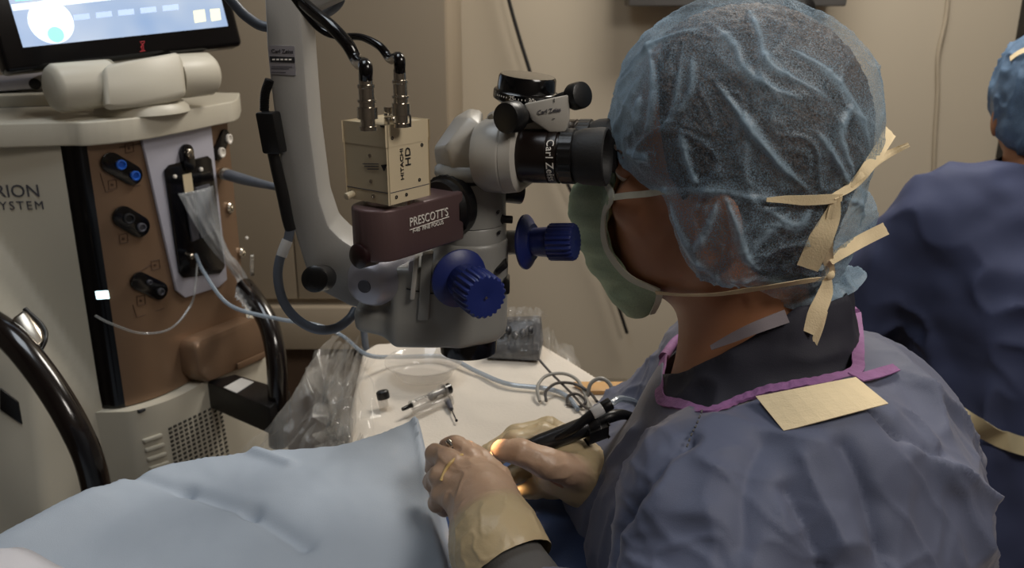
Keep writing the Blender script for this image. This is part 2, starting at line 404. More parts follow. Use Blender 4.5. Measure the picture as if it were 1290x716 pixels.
# ------------------------------------------------------------------ lamp fittings (out of frame)
for (lx, ly, a, b), lab in (((.75, 2.0, .34, .34), 'square ceiling lamp near the back wall'), ((.95, -.05, .34, .49), 'rectangular ceiling lamp on the right behind the surgeon'), ((-.45, .85, .44, .34), 'rectangular ceiling lamp over the patient')):
    t = thing('ceiling_lamp', (lx, ly, 2.7), lab, 'lamp', 'ceiling lamps')
    f = MB()
    for (x0, y0, x1, y1) in ((-a, -b, a, -b + .03), (-a, b - .03, a, b), (-a, -b + .03, -a + .03, b - .03), (a - .03, -b + .03, a, b - .03)):
        f.box((lx + x0, ly + y0, 2.625), (lx + x1, ly + y1, 2.7))
    obj('frame', f, m_white, t)
    obj('backplate', MB().box((lx - a + .03, ly - b + .03, 2.66), (lx + a - .03, ly + b - .03, 2.7)), m_white, t)
# ------------------------------------------------------------------ phaco console (left)
def flat(p): return V(p[0], p[1], 0)
A_ = W(-120, 190, 1.22); B_ = W(76, 184, 1.27); C_ = W(109, 182, 1.275); D_ = W(175, 172, 1.33); E_ = W(262, 150, 1.47); F_ = W(285, 142, 1.52)
ZT = C_[2]; ZB = onP(150, 515, C_, np.cross(nrm(flat(D_) - flat(C_)), UP))[2]
con = thing('surgical_console', (B_[0] - .05, B_[1] + .2, 0), 'white and bronze eye-surgery console with ports on its front and a screen on top', 'console')
def at_z(p, z): return V(p[0], p[1], z)
G_ = flat(F_) + V(-.06, .26, 0); H_ = flat(A_) + V(-.02, .5, 0)
sA = flat(A_) + V(-.16, 0.03, 0); sB = flat(B_); _n = nrm(np.cross(sB - sA, UP))
_p = onP(8, 318, sA, _n); _q = onP(126, 492, sA, _n)
def zl(t):
    u = np.dot(_p - sA, sB - sA) / np.dot(sB - sA, sB - sA); w = np.dot(_q - sA, sB - sA) / np.dot(sB - sA, sB - sA)
    return _p[2] + (_q[2] - _p[2]) * (t - u) / (w - u)
def ringz(z):
    """side shell section: a diagonal fender line, below it the side flares outwards"""
    out = []
    for t in np.linspace(0, 1, 44):
        k = np.clip((zl(t) - z) / .05, 0, 1); k = k * k * (3 - 2 * k); k2 = np.clip((zl(t) - z) / .6, 0, 1)
        out.append(at_z(sA + (sB - sA) * t + _n * (.055 * k + .09 * k2) * min(1, (1.02 - t) * 5), z))
    return out + [at_z(q, z) for q in (flat(B_) + V(.02, .12, 0), flat(G_) + V(-.05, 0, 0), H_)]
def loftz(rings):
    mb = MB(); n = len(rings[0])
    vs = [p for r in rings for p in r]; fs = []
    for j in range(len(rings) - 1):
        for i in range(n): k = (i + 1) % n; fs.append((j * n + i, j * n + k, (j + 1) * n + k, (j + 1) * n + i))
    fs.append(tuple(range(n))[::-1]); fs.append(tuple((len(rings) - 1) * n + i for i in range(n)))
    return mb.add(vs, fs)
obj('side_shell', loftz([ringz(z) for z in np.linspace(.12, ZT, 120)]), m_white, con, ang=55)
# curved front: black strip then bronze band
def band(pts, z0, z1, nz=6, back=.05):
    out = [flat(p) for p in pts]; n = len(out); nr = [None] * n
    for i in range(n):
        d = nrm(out[min(i + 1, n - 1)] - out[max(i - 1, 0)]); nr[i] = np.cross(d, UP)
    ring = out + [out[i] - nr[i] * back for i in range(n - 1, -1, -1)]
    return loftz([[at_z(p, z) for p in ring] for z in np.linspace(z0, z1, nz)])
def bez(pts, k=6): return list(smooth_path([flat(p) for p in pts], k))
front_curve = bez([B_, C_, D_, E_, F_], 8)
obj('black_strip', band(front_curve[:9], ZB, ZT), m_blackg, con, ang=30)
FC = front_curve[8:]
obj('bronze_front', band(FC, ZB, ZT), m_bronze, con, ang=30)
def front_hit(px, py, off=0.0):
    """point of the front band under a pixel, pushed out by off; returns (p, n)"""
    r = RD(px, py); best = None
    L = front_curve
    for i in range(len(L) - 1):
        d = L[i + 1] - L[i]; n = nrm(np.cross(d, UP))
        t = np.dot(L[i] - CAM, n) / np.dot(r, n); p = CAM + r * t; s = np.dot(p - L[i], d) / np.dot(d, d)
        s2 = s if 0 <= s <= 1 else None
        if s2 is not None and (best is None or t < best[2]): best = (p + n * off, n, t)
    if best is None:
        i = len(L) - 2 if px > 250 else 0; d = L[i + 1] - L[i]; n = nrm(np.cross(d, UP)); t = np.dot(L[i] - CAM, n) / np.dot(r, n); best = (CAM + r * t + n * off, n, t)
    return best[0], best[1]
def slabpx(poly, off, th, bev=0.0015, sub=1):
    """slab following the front: polygon of pixels"""
    a = [front_hit(x, y, off) for x, y in poly]; n = nrm(sum(q[1] for q in a))
    return MB().prism([q[0] for q in a], n * th, bev)
def pillpx(p0, p1, r, off, th, n=18):
    a, na = front_hit(*p0, off); b, nb = front_hit(*p1, off); nn = nrm(na + nb); d = nrm(b - a); d = nrm(d - nn * np.dot(d, nn)); s = np.cross(nn, d)
    pts = [b + r * (math.cos(t) * d + math.sin(t) * s) for t in np.linspace(-math.pi / 2, math.pi / 2, n)] + [a - r * (math.cos(t) * d + math.sin(t) * s) for t in np.linspace(-math.pi / 2, math.pi / 2, n)]
    return MB().prism(pts, nn * th, .0008)
# silver plate with the black cassette bay
sp = obj('silver_plate', slabpx([(175, 174), (262, 153), (283, 352), (272, 362), (230, 375), (219, 366)], .0005, .006, .002), m_plate, con)
bay = obj('cassette_bay', slabpx([(202, 214), (208, 207), (256, 196), (261, 200), (278, 336), (272, 344), (226, 350), (220, 343)], .006, .004, .002), m_blackg, con)
obj('bay_latch', pillpx((229, 192), (231, 206), .0135, .006, .007), m_blackg, con)
p, n = front_hit(229, 193, .013); obj('latch_screw', MB().lathe(p, n, [(0, .0075), (.004, .0075), (.006, .005), (.0065, .001)], 20), m_steel, con)
for x, y, r in ((213, 222, .0032), (246, 213, .0035)):
    p, n = front_hit(x, y, .010); obj('bay_lamp', MB().lathe(p, n, [(0, r), (.003, r), (.004, r * .5)], 14), m_inkwhite, bay)
obj('bay_label', slabpx([(223, 220), (234, 217), (237, 240), (226, 243)], .010, .001, 0), m_cream, bay)
obj('bay_rib', slabpx([(238, 236), (255, 231), (262, 290), (245, 300)], .010, .005, .001), m_inkgrey, bay)
obj('bay_rib', slabpx([(225, 248), (234, 246), (243, 300), (234, 304)], .010, .004, .001), m_inkgrey, bay)
p, n = front_hit(232, 322, .010); obj('bay_nozzle', MB().lathe(p, n, [(0, .005), (.006, .005), (.008, .003)], 14), m_steel, bay)
# ports
def port(a, b, r, dots):
    o = obj('port_socket', pillpx(a, b, r, .0005, .005), m_blackg, con)
    for x, y, rr, mm in dots:
        p, n = front_hit(x, y, .005)
        obj('connector', MB().lathe(p, n, [(0, rr), (.004, rr), (.0045, rr * .75), (.0015, rr * .55), (.0015, 0.0004)], 20), mm, o)
m_blueport = mat('blue_port', (34, 92, 190), .35, var=(40, .1)); m_cyan = mat('pale_connector', (90, 90, 96), .4, .5, var=(40, .1))
port((139, 205), (165, 220), .0155, [(150, 207, .0075, m_blueport), (167, 221, .0075, m_blueport)])
port((154, 273), (174, 285), .0165, [(160, 275, .0085, m_ink), (175, 286, .007, m_inkgrey)])
port((174, 354), (199, 366), .0145, [(185, 355, .004, m_inkgrey), (199, 367, .006, m_cyan)])
port((272, 193), (281, 172), .0125, [(275, 192, .0085, m_inkwhite), (284, 175, .0085, m_inkwhite)])
for x, y in ((288, 262), (303, 319)):
    p, n = front_hit(x, y, .0005); obj('round_socket', MB().lathe(p, n, [(0, .010), (.004, .010), (.006, .008), (.006, .005), (.002, .004), (.002, .0005)], 20), m_nickel, con)
p, n = front_hit(310, 300, .0); obj('side_lamp', MB().lathe(p, n, [(0, .003), (.003, .003), (.004, .001)], 12), m_inkwhite, con)
# port outline prints
def outline(poly):
    mb = MB(); q = [front_hit(x, y, .0012)[0] for x, y in poly]
    for i in range(len(q) - 1): mb.cyl(q[i], q[i + 1], .0006, n=6)
    return mb
m_line = mat('print_line', (78, 54, 38), .6, var=(50, .1))
for poly in ([(126, 218), (133, 242), (176, 233)], [(150, 186), (176, 181)], [(167, 384), (172, 400), (206, 388)], [(172, 344), (190, 333)]):
    obj('port_outline', outline(poly), m_line, con)
for x, y in ((162, 187), (141, 233), (155, 301), (195, 334), (177, 379)):
    sq = MB(); q = [front_hit(x + a, y + b, .001)[0] for a, b in ((-5, -5), (5, -7), (6, 4), (-4, 6), (-5, -5))]
    for i in range(4): sq.cyl(q[i], q[i + 1], .0005, n=6)
    p, n = front_hit(x, y, .0002); sq.lathe(p, n, [(0, .0022), (.001, .0022)], 10)
    obj('port_icon', sq, m_line, con)
# power lamp on the black strip
m_led = mat('led_white', (205, 240, 246), .4, emit=3.0, var=(40, .02))
obj('power_lamp', slabpx([(120, 367), (136, 366), (138, 376), (122, 377)], .0005, .0015, .0006), m_led, con)
# drawer-like bulge low on the front
q = [(224, 434), (232, 424), (300, 398), (318, 404), (321, 440), (312, 452), (240, 480), (228, 470)]
obj('front_pull', slabpx(q, -.004, .04, .011), m_bronze, con)
obj('pull_face', slabpx([(276, 455), (312, 440), (313, 447), (277, 463)], .0355, .003, .001), m_bronze, con)
# lettering on the side
sn = _n; sx = np.cross(UP, sn)
side0 = sA
def side_at(px, py, off=.001): return onP(px, py, side0, sn) + sn * off
pr = side_at(51, 241); text('lettering', 'CENTURION', m_inkgrey, con, pr, sx, UP, .0262, align='RIGHT', space=1.0)
pr = side_at(56, 259); text('lettering', 'VISION SYSTEM', m_inkgrey, con, pr, sx, UP, .0180, align='RIGHT', space=1.28)
# top cover (slab with rounded edges), wings and recess on top
tc = [at_z(p, ZT) for p in bez([A_, B_ + V(.0, -.012, 0), C_ + V(.012, -.014, 0), D_ + V(.018, -.012, 0), E_ + V(.018, -.01, 0), F_ + V(.018, .0, 0), F_ + V(-.01, .12, 0)], 5)] + [at_z(H_, ZT)]
obj('top_cover', MB().prism(tc, V(0, 0, .034), .008, 3), m_white, con, ang=50)
def onTop(px, py): return onZ(px, py, ZT + .034)
# monitor foot, hinge cylinder and screen
mf = W(178, 128, 1.36); zc = ZT + .034
obj('turntable', MB().lathe(at_z(mf, zc), UP, [(0, .07), (.008, .068), (.014, .062)], 40), m_white, con)
hp0 = W(62, 112, 1.24); hp1 = W(268, 92, 1.43); hd = nrm(hp1 - hp0)
obj('monitor_neck', MB().hull([at_z(mf, zc + .012) + v for v in (V(-.05, -.045, 0), V(.045, -.03, 0), V(.05, .03, 0), V(-.04, .03, 0))] + [W(x, y, d) for x, y, d in ((128, 80, 1.255), (230, 62, 1.35), (134, 140, 1.255), (236, 120, 1.345))], .01, 3), m_white, con)
hw = np.linalg.norm(hp1 - hp0)
obj('hinge_barrel', MB().lathe(hp0, hd, [(0, .022), (.004, .030), (.010, .034), (hw * .33, .034), (hw * .335, .031), (hw * .345, .031), (hw * .35, .034)], 32).lathe(hp0 + hd * hw * .74, hd, [(0, .034), (hw * .22, .034), (hw * .25, .028), (hw * .26, .02)], 32), m_white, con)
ml = W(-40, 100, 1.20); mr = W(307, 57, 1.44); md = nrm(mr - ml); mn = nrm(np.cross(md, UP) + V(0, 0, .22)); mu = np.cross(mn, md); mu = mu * (1 if mu[2] > 0 else -1)
MW = np.linalg.norm(mr - ml); bl = onP(8, 93, mr, mn)
mdir = nrm(mr - bl); mu = nrm(np.cross(mn, mdir)); mu *= 1 if mu[2] > 0 else -1
MH = .30; MW = np.linalg.norm(mr - bl); mc = bl + mdir * MW / 2 + mu * MH / 2
mon = obj('monitor', MB().obox(mc - mn * .018, (mdir, mu, mn), (MW / 2, MH / 2, .018), .008, 3), m_blackg, con)
m_screen = bpy.data.materials.new('screen_glow'); m_screen.use_nodes = True
nt = m_screen.node_tree; b = nt.nodes['Principled BSDF']; b.inputs['Base Color'].default_value = (0, 0, 0, 1); b.inputs['Roughness'].default_value = .2
tcn = nt.nodes.new('ShaderNodeTexCoord'); nn = nt.nodes.new('ShaderNodeTexNoise'); nn.inputs['Scale'].default_value = 9; rr = nt.nodes.new('ShaderNodeValToRGB')
rr.color_ramp.elements[0].position = .35; rr.color_ramp.elements[0].color = lin((158, 186, 226)) + (1,); rr.color_ramp.elements[1].position = .7; rr.color_ramp.elements[1].color = lin((212, 224, 240)) + (1,)
nt.links.new(tcn.outputs['Object'], nn.inputs['Vector']); nt.links.new(nn.outputs['Fac'], rr.inputs['Fac']); nt.links.new(rr.outputs['Color'], b.inputs['Emission Color']); b.inputs['Emission Strength'].default_value = .9
def onM(px, py, off=0.0): return onP(px, py, mr, mn) + mn * off
s0 = onM(29, 60); s1 = onM(287, 33); su = mu * (MH * .78)
scr = obj('screen', MB().prism([s0 + mn * .0002, s1 + mn * .0002, s1 + su + mn * .0002, s0 + su + mn * .0002], mn * .001), m_screen, con, smooth=False)
def glow(name, rgb, e): return mat(name, rgb, .5, emit=e, var=(60, .02))
g_white = glow('screen_white', (235, 244, 244), .95); g_teal = glow('screen_teal', (150, 222, 208), .9); g_yel = glow('screen_yellow', (244, 240, 196), .95); g_grey = glow('screen_blue_grey', (180, 200, 230), .8)
for poly, g in (([(14, 6), (280, -22), (283, -16), (16, 14)], g_white), ([(18, -6), (40, -8), (41, 0), (19, 2)], g_teal), ([(243, 14), (257, 12), (259, 27), (245, 29)], g_yel), ([(264, 12), (276, 11), (278, 25), (266, 27)], g_yel)):
    obj('screen_tile', MB().prism([onM(x, y, .0012) for x, y in poly], mn * .0006), g, scr, smooth=False)
for k in range(5):
    x = 92 + k * 28; obj('screen_tile', MB().prism([onM(x + a, 19 - k * 2.9 + b, .0012) for a, b in ((0, 0), (20, -2), (21, 5), (1, 7))], mn * .0006), g_grey, scr, smooth=False)
eye = onM(64, 28, .0012); obj('screen_dial', MB().lathe(eye, mn, [(0, .030), (.0008, .030)], 32), g_white, scr)
eye = onM(70, 44, .002); obj('screen_dial', MB().lathe(eye, mn, [(0, .011), (.0006, .011)], 24), g_teal, scr)
m_red = glow('red_mark', (150, 24, 36), .25)
lg = MB()
for a, b, c, d in ((176, 53, 182, 52), (176, 65, 183, 64), (177, 54, 181, 58), (182, 53, 177, 60), (178, 58, 179, 64), (180, 58, 181, 64)): lg.cyl(onM(a, b, .0006), onM(c, d, .0006), .0006, n=6)
obj('red_emblem', lg, m_red, con)
# tray behind the screen with white box and dark slot
tp = W(20, 118, 1.42)
obj('top_tray', MB().obox(W(12, 124, 1.46), (nrm(V(.93, .3, .0)), nrm(V(-.3, .93, 0)), UP), (.085, .06, .011), .004), m_white, con)
obj('tray_riser', MB().obox(W(12, 136, 1.46), (nrm(V(.93, .3, .0)), nrm(V(-.3, .93, 0)), UP), (.078, .055, .012), .004), m_inkgrey, con)
obj('folded_film', MB().obox(W(14, 104, 1.47), (nrm(V(.93, .3, .06)), nrm(V(-.3, .93, 0)), UP), (.08, .05, .010), .005), m_chromed, con)
pk = W(44, 106, 1.36); obj('tray_knob', MB().cyl(pk, pk + V(-.02, .06, 0), .009, b=.002), m_black, con)
# lower body: base with vents, black tray, handles
fb = [p + nrm(np.cross(front_curve[-1] - front_curve[0], UP)) * .0 for p in front_curve]
bn = nrm(np.cross(flat(F_) - flat(C_), UP))
lower = [flat(B_) + V(-.005, -.012, 0)] + [p + bn * .022 for p in front_curve[4:]] + [flat(F_) + bn * .03 + V(.015, .06, 0), flat(F_) + V(-.03, .25, 0)] + [flat(H_) + V(.05, 0, 0)]
base_o = obj('base_shell', loftz([[at_z(p, z) for p in lower] for z in (.12, .3, .5, ZB - .012, ZB - .002)]), m_white, con, ang=30)
ld = nrm(front_curve[-1] - front_curve[8])
def base_at(px, py, off=.0):
    p, n = bvh_hit(base_o, px, py, off); return p if p is not None else onP(px, py, front_curve[8], np.cross(ld, UP))
bnn = np.cross(ld, UP)
m_vent = mat('vent_shadow', (60, 58, 54), .7, var=(30, .1))
for k in range(5):
    y = 552 + k * 11.5; x = 178 + k * 2.8
    q = [base_at(x, y + 2, -.001), base_at(x + 24, y - 6, -.001), base_at(x + 25, y - 1, -.001), base_at(x + 1, y + 7, -.001)]
    obj('vent_slot', MB().prism(q, bnn * .006, .0015), m_white, base_o)
vm = MB()
for i in range(13):
    for j in range(11):
        x = 214 + j * 6.2; y0 = 540 - j * 3.0 + i * 5.2 + i * .1; p = base_at(x + i * .9, y0, .0004)
        vm.obox(p, (ld, UP, bnn), (.0028, .0019, .0012))
tag(obj('vent_grid', vm, m_vent, base_o, smooth=False), kind='stuff')
obj('base_latch', MB().prism([base_at(x, y, .0) for x, y in ((172, 517), (181, 513), (182, 517), (173, 521))], bnn * .004, .001), m_ink, base_o)
def bt(px, py, z): return onZ(px, py, z)
zt = ZB - .005
btray = obj('black_tray', MB().prism([bt(*q, zt) for q in ((258, 480), (296, 471), (366, 492), (340, 514))], V(0, 0, -.05), .004), m_black, con)
obj('tray_label', MB().prism([bt(*q, zt + .0006) for q in ((282, 489), (304, 477), (320, 482), (298, 496))], V(0, 0, .001)), m_label, btray, smooth=False)
m_handle = mat('handle_black', (20, 14, 13), .2, var=(20, .2), coat=.5)
obj('side_handle', MB().tube([W(x, y, d) for x, y, d in ((-60, 380, 1.10), (-20, 402, 1.09), (18, 430, 1.07), (60, 482, 1.06), (95, 540, 1.06), (116, 592, 1.08), (128, 660, 1.12), (132, 720, 1.17))], .0175, 16), m_handle, con)
obj('handle_bracket', MB().hull([W(x, y, d) for x, y, d in ((14, 402, 1.08), (31, 390, 1.09), (54, 416, 1.09), (56, 428, 1.08), (42, 445, 1.07), (20, 404, 1.14), (34, 394, 1.15), (58, 424, 1.15))], .004), m_steel, con)
obj('bracket_gasket', MB().tube([W(x, y, d) for x, y, d in ((31, 389, 1.10), (54, 412, 1.10), (57, 428, 1.09), (48, 446, 1.08))], .003), m_black, con)
shell_o = bpy.data.objects['side_shell']
obj('side_slot', MB().prism([bvh_hit(shell_o, x, y, .0005)[0] for x, y in ((1, 488), (24, 506), (29, 534), (1, 515))], V(.0, -.003, .0), .0008), m_black, con)
obj('side_handle', MB().tube([W(x, y, d) for x, y, d in ((309, 362, 1.50), (322, 380, 1.46), (338, 408, 1.44), (347, 445, 1.43), (350, 490, 1.44), (351, 560, 1.48))], .0165, 16), m_handle, con)
for k, (x, y) in enumerate(((-40, 0), (240, 0))):
    pass
for cx, cy in ((B_[0] + .02, B_[1] + .1), (A_[0] - .02, A_[1] + .12), (F_[0], F_[1] + .15), (H_[0] + .05, H_[1] - .05)):
    obj('caster', MB().cyl((cx - .02, cy, .06), (cx + .02, cy, .06), .06, n=20, b=.006), m_rubber, con)
# spring clip on the right edge, plugged grey cable
cs = MB()
for k in range(6):
    q = W(315, 325 + k * 3.6, 1.49); cs.lathe(q, V(.9, .3, 0), [(0, .004), (.001, .0075), (.006, .0075), (.007, .004)], 10)
obj('strain_spring', cs, m_steel, con)
# ------------------------------------------------------------------ operating microscope
YA = .757
def S(px, py, dy=0.0): return onY(px, py, YA + dy)
ax0 = S(590, 300)
TX = ax0[0]
scope = thing('operating_microscope', (TX, YA, S(581, 441)[2]), 'grey operating microscope with blue knobs, black eyepieces and a small camera on its side arm', 'microscope')
# support arm
arm_px = [(333, -8), (336, 60), (341, 110), (352, 200), (370, 290), (386, 342), (402, 366), (440, 386), (470, 394), (482, 380), (478, 335), (452, 316), (430, 302), (414, 286), (402, 250), (390, 160), (382, 60), (378, -8)]
arm = obj('support_arm', MB().prism([S(x, y, .03) for x, y in arm_px], V(0, .055, 0), .003), m_arm, scope, ang=30)
obj('arm_beam', MB().prism([S(x, y, .03) for x, y in ((333, -160), (333, -6), (380, -6), (381, 19), (460, -18), (640, -50), (640, -160))], V(0, .055, 0), .004), m_arm, scope, ang=30)
obj('arm_post', MB().cyl(S(560, -120, .06), V(S(560, -120, .06)[0], YA + .06, 2.69), .035), m_arm, scope)
pl = obj('arm_plate', MB().prism([S(x, y, .03) for x, y in ((338, 57), (371, 58), (373, 95), (341, 93))], V(0, -.0012, 0)), m_chromed, scope, smooth=False)
text('lettering', 'Carl Zeiss', m_ink, pl, S(355.5, 65, .0285), V(1, 0, -.02), UP, .0048, align='CENTER', fit=.0185)
obj('black_bar', MB().prism([S(x, y, .0285) for x, y in ((340, 71), (371, 72), (371.5, 79), (341, 78))], V(0, -.0004, 0)), m_ink, pl, smooth=False)
pm = MB()
for a, b, y in ((342, 368, 83.5), (342, 364, 86), (342, 360, 90.5)): pm.prism([S(a, y, .0285), S(b, y + .3, .0285), S(b, y + 1.3, .0285), S(a, y + 1, .0285)], V(0, -.0003, 0))
obj('fine_print', pm, m_inkgrey, pl, smooth=False)
pm = MB()
for k in range(5): pm.prism([S(343 + k * 5.2, 74, .028), S(346.4 + k * 5.2, 74, .028), S(346.4 + k * 5.2, 76, .028), S(343 + k * 5.2, 76, .028)], V(0, -.0003, 0))
obj('fine_print', pm, m_inkwhite, pl, smooth=False)
# pivot hub
hc = S(459, 361, -.046); hd_ = nrm(V(.30, 1, .02)); sc = .74 / FPX
obj('pivot_hub', MB().lathe(hc, hd_, [(0, 20 * sc), (.003, 26 * sc), (.014, 34 * sc), (.030, 36 * sc), (.034, 38 * sc), (.058, 38 * sc), (.060, 36 * sc)], 44), m_chromed, scope)
obj('hub_screw', MB().lathe(hc - hd_ * .001, hd_, [(0, 8.5 * sc), (.002, 9.5 * sc), (.004, 9.5 * sc)], 24), m_inkgrey, scope)
def knob(a, b, r, m, name='clamp_knob', n=30, stem=None):
    d = b - a; L = np.linalg.norm(d)
    return obj(name, MB().lathe(a, d, [(0, r * .2), (.0006, r * .8), (.0025, r), (L * .9, r), (L, r * .94), (L, r * .5), (L + .012, r * .45)], n), m, scope)
knob(S(395, 352, -.012), S(409, 350, .022), 18 * sc, m_black)
knob(S(448, 324, -.110), S(472, 318, -.094), 14.6 * sc, m_redknob)['label'] = 'dark red clamp knob'
# optical body
obj('tube_section', MB().lathe(V(TX + .003, YA, S(595, 300)[2]), UP, [(0, .0305), (S(595, 282)[2] - S(595, 300)[2], .0305), (S(595, 280)[2] - S(595, 300)[2], .0295), (S(595, 279)[2] - S(595, 300)[2], .0305), (S(595, 226)[2] - S(595, 300)[2], .0300)], 48), m_scope, scope)
obj('ring_seam', MB().lathe(V(TX + .003, YA, S(595, 226)[2]), UP, [(0, .0285), (.003, .0285)], 40), m_ink, scope)
obj('tube_collar', MB().lathe(V(TX + .003, YA, S(595, 226)[2] + .003), UP, [(0, .030), (.003, .0315), (.008, .031), (.012, .027)], 48), m_scope, scope)
def bodyf(P):
    zz = [S(590, y)[2] for y in (300, 330, 385, 420, 427)]
    c = V(TX + .003, YA, 0)
    d = s_cap(P, (c[0], YA, zz[0]), (c[0] + .0, YA, zz[3] + .012), .0325, .031)
    e = np.abs(P - np.array([S(542, 365)[0], YA, (zz[1] + zz[3]) / 2], np.float32)) - np.array([.026, .028, (zz[1] - zz[3]) / 2 - .002], np.float32)
    bx = np.linalg.norm(np.maximum(e, 0), axis=1) + np.minimum(e.max(1), 0) - .006
    ft = np.abs(P - np.array([S(502, 404)[0], YA, S(500, 403)[2]], np.float32) - np.stack([0 * P[:, 0], 0 * P[:, 0], -.22 * (P[:, 0] - S(508, 404)[0])], 1)) - np.array([.030, .020, .005], np.float32)
    fx = np.linalg.norm(np.maximum(ft, 0), axis=1) + np.minimum(ft.max(1), 0) - .006
    r = smin(smin(d, bx, .02), fx, .016)
    return smax(smax(r, P[:, 2] - np.float32(zz[0] + .002), .006), np.float32(zz[4] + .002) - P[:, 2], .008)
z0 = S(581, 441)[2]
v, q = sculpt(bodyf, (TX - .13, YA - .06, z0 - .02), (TX + .06, YA + .06, S(590, 285)[2]), .0016)
link('optical_body', relax(v, q, 2), q, m_scope, scope, ang=60)
obj('body_seam', MB().tube([S(x, y, dy) for x, y, dy in ((512, 364, -.0345), (535, 369, -.0348), (560, 371, -.037))], .0006, 6), m_ink, scope)
obj('objective', MB().lathe(V(TX - .0015, YA, S(581, 441)[2] - .001), UP, [(0, .0225), (.001, .0258), (.010, .0262), (.016, .025)], 48), m_blackg, scope)
m_lens = mat('objective_glass', (40, 44, 60), .05, var=(30, .1), coat=1.0)
obj('objective_lens', MB().lathe(V(TX - .0015, YA, S(581, 441)[2] - .0016), UP, [(0, .001), (.0004, .0205), (.001, .0224)], 40), m_lens, scope)
for x0, x1, y0, y1, dy, m in ((521, 527, 328, 378, -.040, m_scope_l), (531, 545, 322, 404, -.037, m_scope), (515, 521, 330, 400, -.033, m_chromed)):
    obj('side_plate', MB().prism([S(x0, y0, dy), S(x1, y0 - 2, dy), S(x1 - 5, y1, dy), S(x0 - 5, y1, dy)], V(0, .012, 0), .001), m, scope)
for x, y in ((486, 409), (623, 386), (627, 268), (628, 294), (594, 301)):
    obj('body_screw', MB().lathe(S(x, y, -.028 if x < 600 else -.022), V(.1, 1, 0), [(0, .0014), (.012, .0016)], 10), m_ink, scope)
obj('release_slot', MB().obox(S(632, 335, -.018), (nrm(V(.6, 0, .5)), V(0, 1, 0), nrm(V(-.5, 0, .6))), (.006, .01, .0028), .002), m_black, scope)
obj('release_slot', MB().obox(S(638, 358, -.01), (V(1, 0, 0), V(0, 1, 0), UP), (.003, .01, .007), .002), m_black, scope)
# near blue knob
def blue(p0, p1, rf, rb, rk, offset=.0):
    d = p1 - p0; L = np.linalg.norm(d)
    o = obj('blue_knob', MB().lathe(p0, d, [(L * .12, rb * .9), (L * .5, rb), (L * .53, rk, 1), (L * .58, rk, 1), (L * .96, rk, 1), (L, rk * .93, 1), (L, rk * .2), (L - .0008, rk * .06)], 96, 22, rk * .09), m_blue, scope)
    obj('knob_flange', MB().lathe(p0, d, [(0, rf * .9), (.0012, rf), (.0030, rf), (.0042, rf * .95), (.0052, rf * .86), (.0095, rf * .66)], 48), m_blue, o)
    return o
blue(S(578, 350, -.036), S(612, 375, -.083), .0258, .0165, .0192)
obj('pin', MB().lathe(S(612.6, 375.4, -.084), V(.2, -1, -.1), [(0, .0012), (.001, .0010)], 10), m_steel, scope)
blue(S(660, 305, .004), S(725, 305, -.014), .0245, .0136, .0166)
obj('knob_stem', MB().cyl(S(632, 306, .01), S(661, 305, .004), .011), m_scope, scope)
obj('small_lever', MB().cyl(S(630, 276, -.012), S(646, 277, -.012), .0034, .0034, 14, .001).cyl(S(622, 276, -.012), S(634, 276, -.012), .0045, n=12), m_black, scope)
bk = S(650, 243, .03); obj('rear_knob', MB().cyl(S(632, 240, .025), bk + V(.006, 0, 0), .0105, n=24, b=.002), m_black, scope)
# side ring and focus adapter carrying the camera
aa = nrm(V(-.59, -.80, 0)); an = V(.80, -.59, 0); za0 = onY(478, 325, .66)[2]; za1 = onY(470, 262, .655)[2]; zm = (za0 + za1) / 2; ha = (za1 - za0)
T0 = V(TX + .003, YA, 0)
obj('adapter_ring', MB().lathe(at_z(T0, zm + .004) + aa * .024, aa, [(0, .026), (.004, .027, 1), (.010, .027, 1), (.011, .024), (.018, .0225)], 60, 26, .0008), m_black, scope)
def adp(t, s, z): return at_z(T0 + aa * t + an * s, z)
wA = .0215
outl = [adp(.036, wA, za0)] + [adp(.112 + wA * math.sin(t), wA * math.cos(t), za0) for t in np.linspace(0, math.pi, 17)] + [adp(.036, -wA, za0)]
fa = obj('focus_adapter', MB().prism(outl, V(0, 0, ha), .0025, 2), m_purple, scope, ang=50)
def adp_px(px, py, off=.0006): return onP(px, py, adp(0, wA, 0), an) + an * off
p0 = adp_px(515, 281); p1 = adp_px(563, 267); td = -aa; tl_ = np.linalg.norm(p1 - p0)
text('lettering', "PRESCOTT'S", m_inkwhite, fa, p0, td, UP, .0098, fit=tl_)
obj('underline', MB().cyl(adp_px(515, 290), adp_px(565, 273), .00035, n=6), m_inkwhite, fa)
text('lettering', 'F-40  FINE FOCUS', m_inkwhite, fa, adp_px(519, 291.5), td, UP, .0046, fit=tl_ * .80)
# camera
cc = T0 + aa * .101; zc0 = onY(497, 256, .648)[2]; zc1 = onY(497, 183, .648)[2]; hC = .0222
cam_o = obj('camera_body', MB().obox(at_z(cc, (zc0 + zc1) / 2), (aa, an, UP), (hC, hC, (zc1 - zc0) / 2), .0012), m_cream, scope)
obj('mount_ring', MB().lathe(at_z(cc, za1 - .001), UP, [(0, .0195), (zc0 - za1 + .001, .0195)], 36), m_nickel, scope)
obj('camera_lid', MB().obox(at_z(cc, zc1 + .0068), (aa, an, UP), (hC + .0003, hC + .0003, .0066), .0016), m_cream, scope)
ly = zc0 + .008; ls = MB()
for s in (1, -1): ls.obox(at_z(cc + aa * hC * s, ly), (aa, an, UP), (.0003, hC, .0003)); ls.obox(at_z(cc + an * hC * s, ly), (aa, an, UP), (hC, .0003, .0003))
obj('camera_seam', ls, m_inkgrey, cam_o, smooth=False)
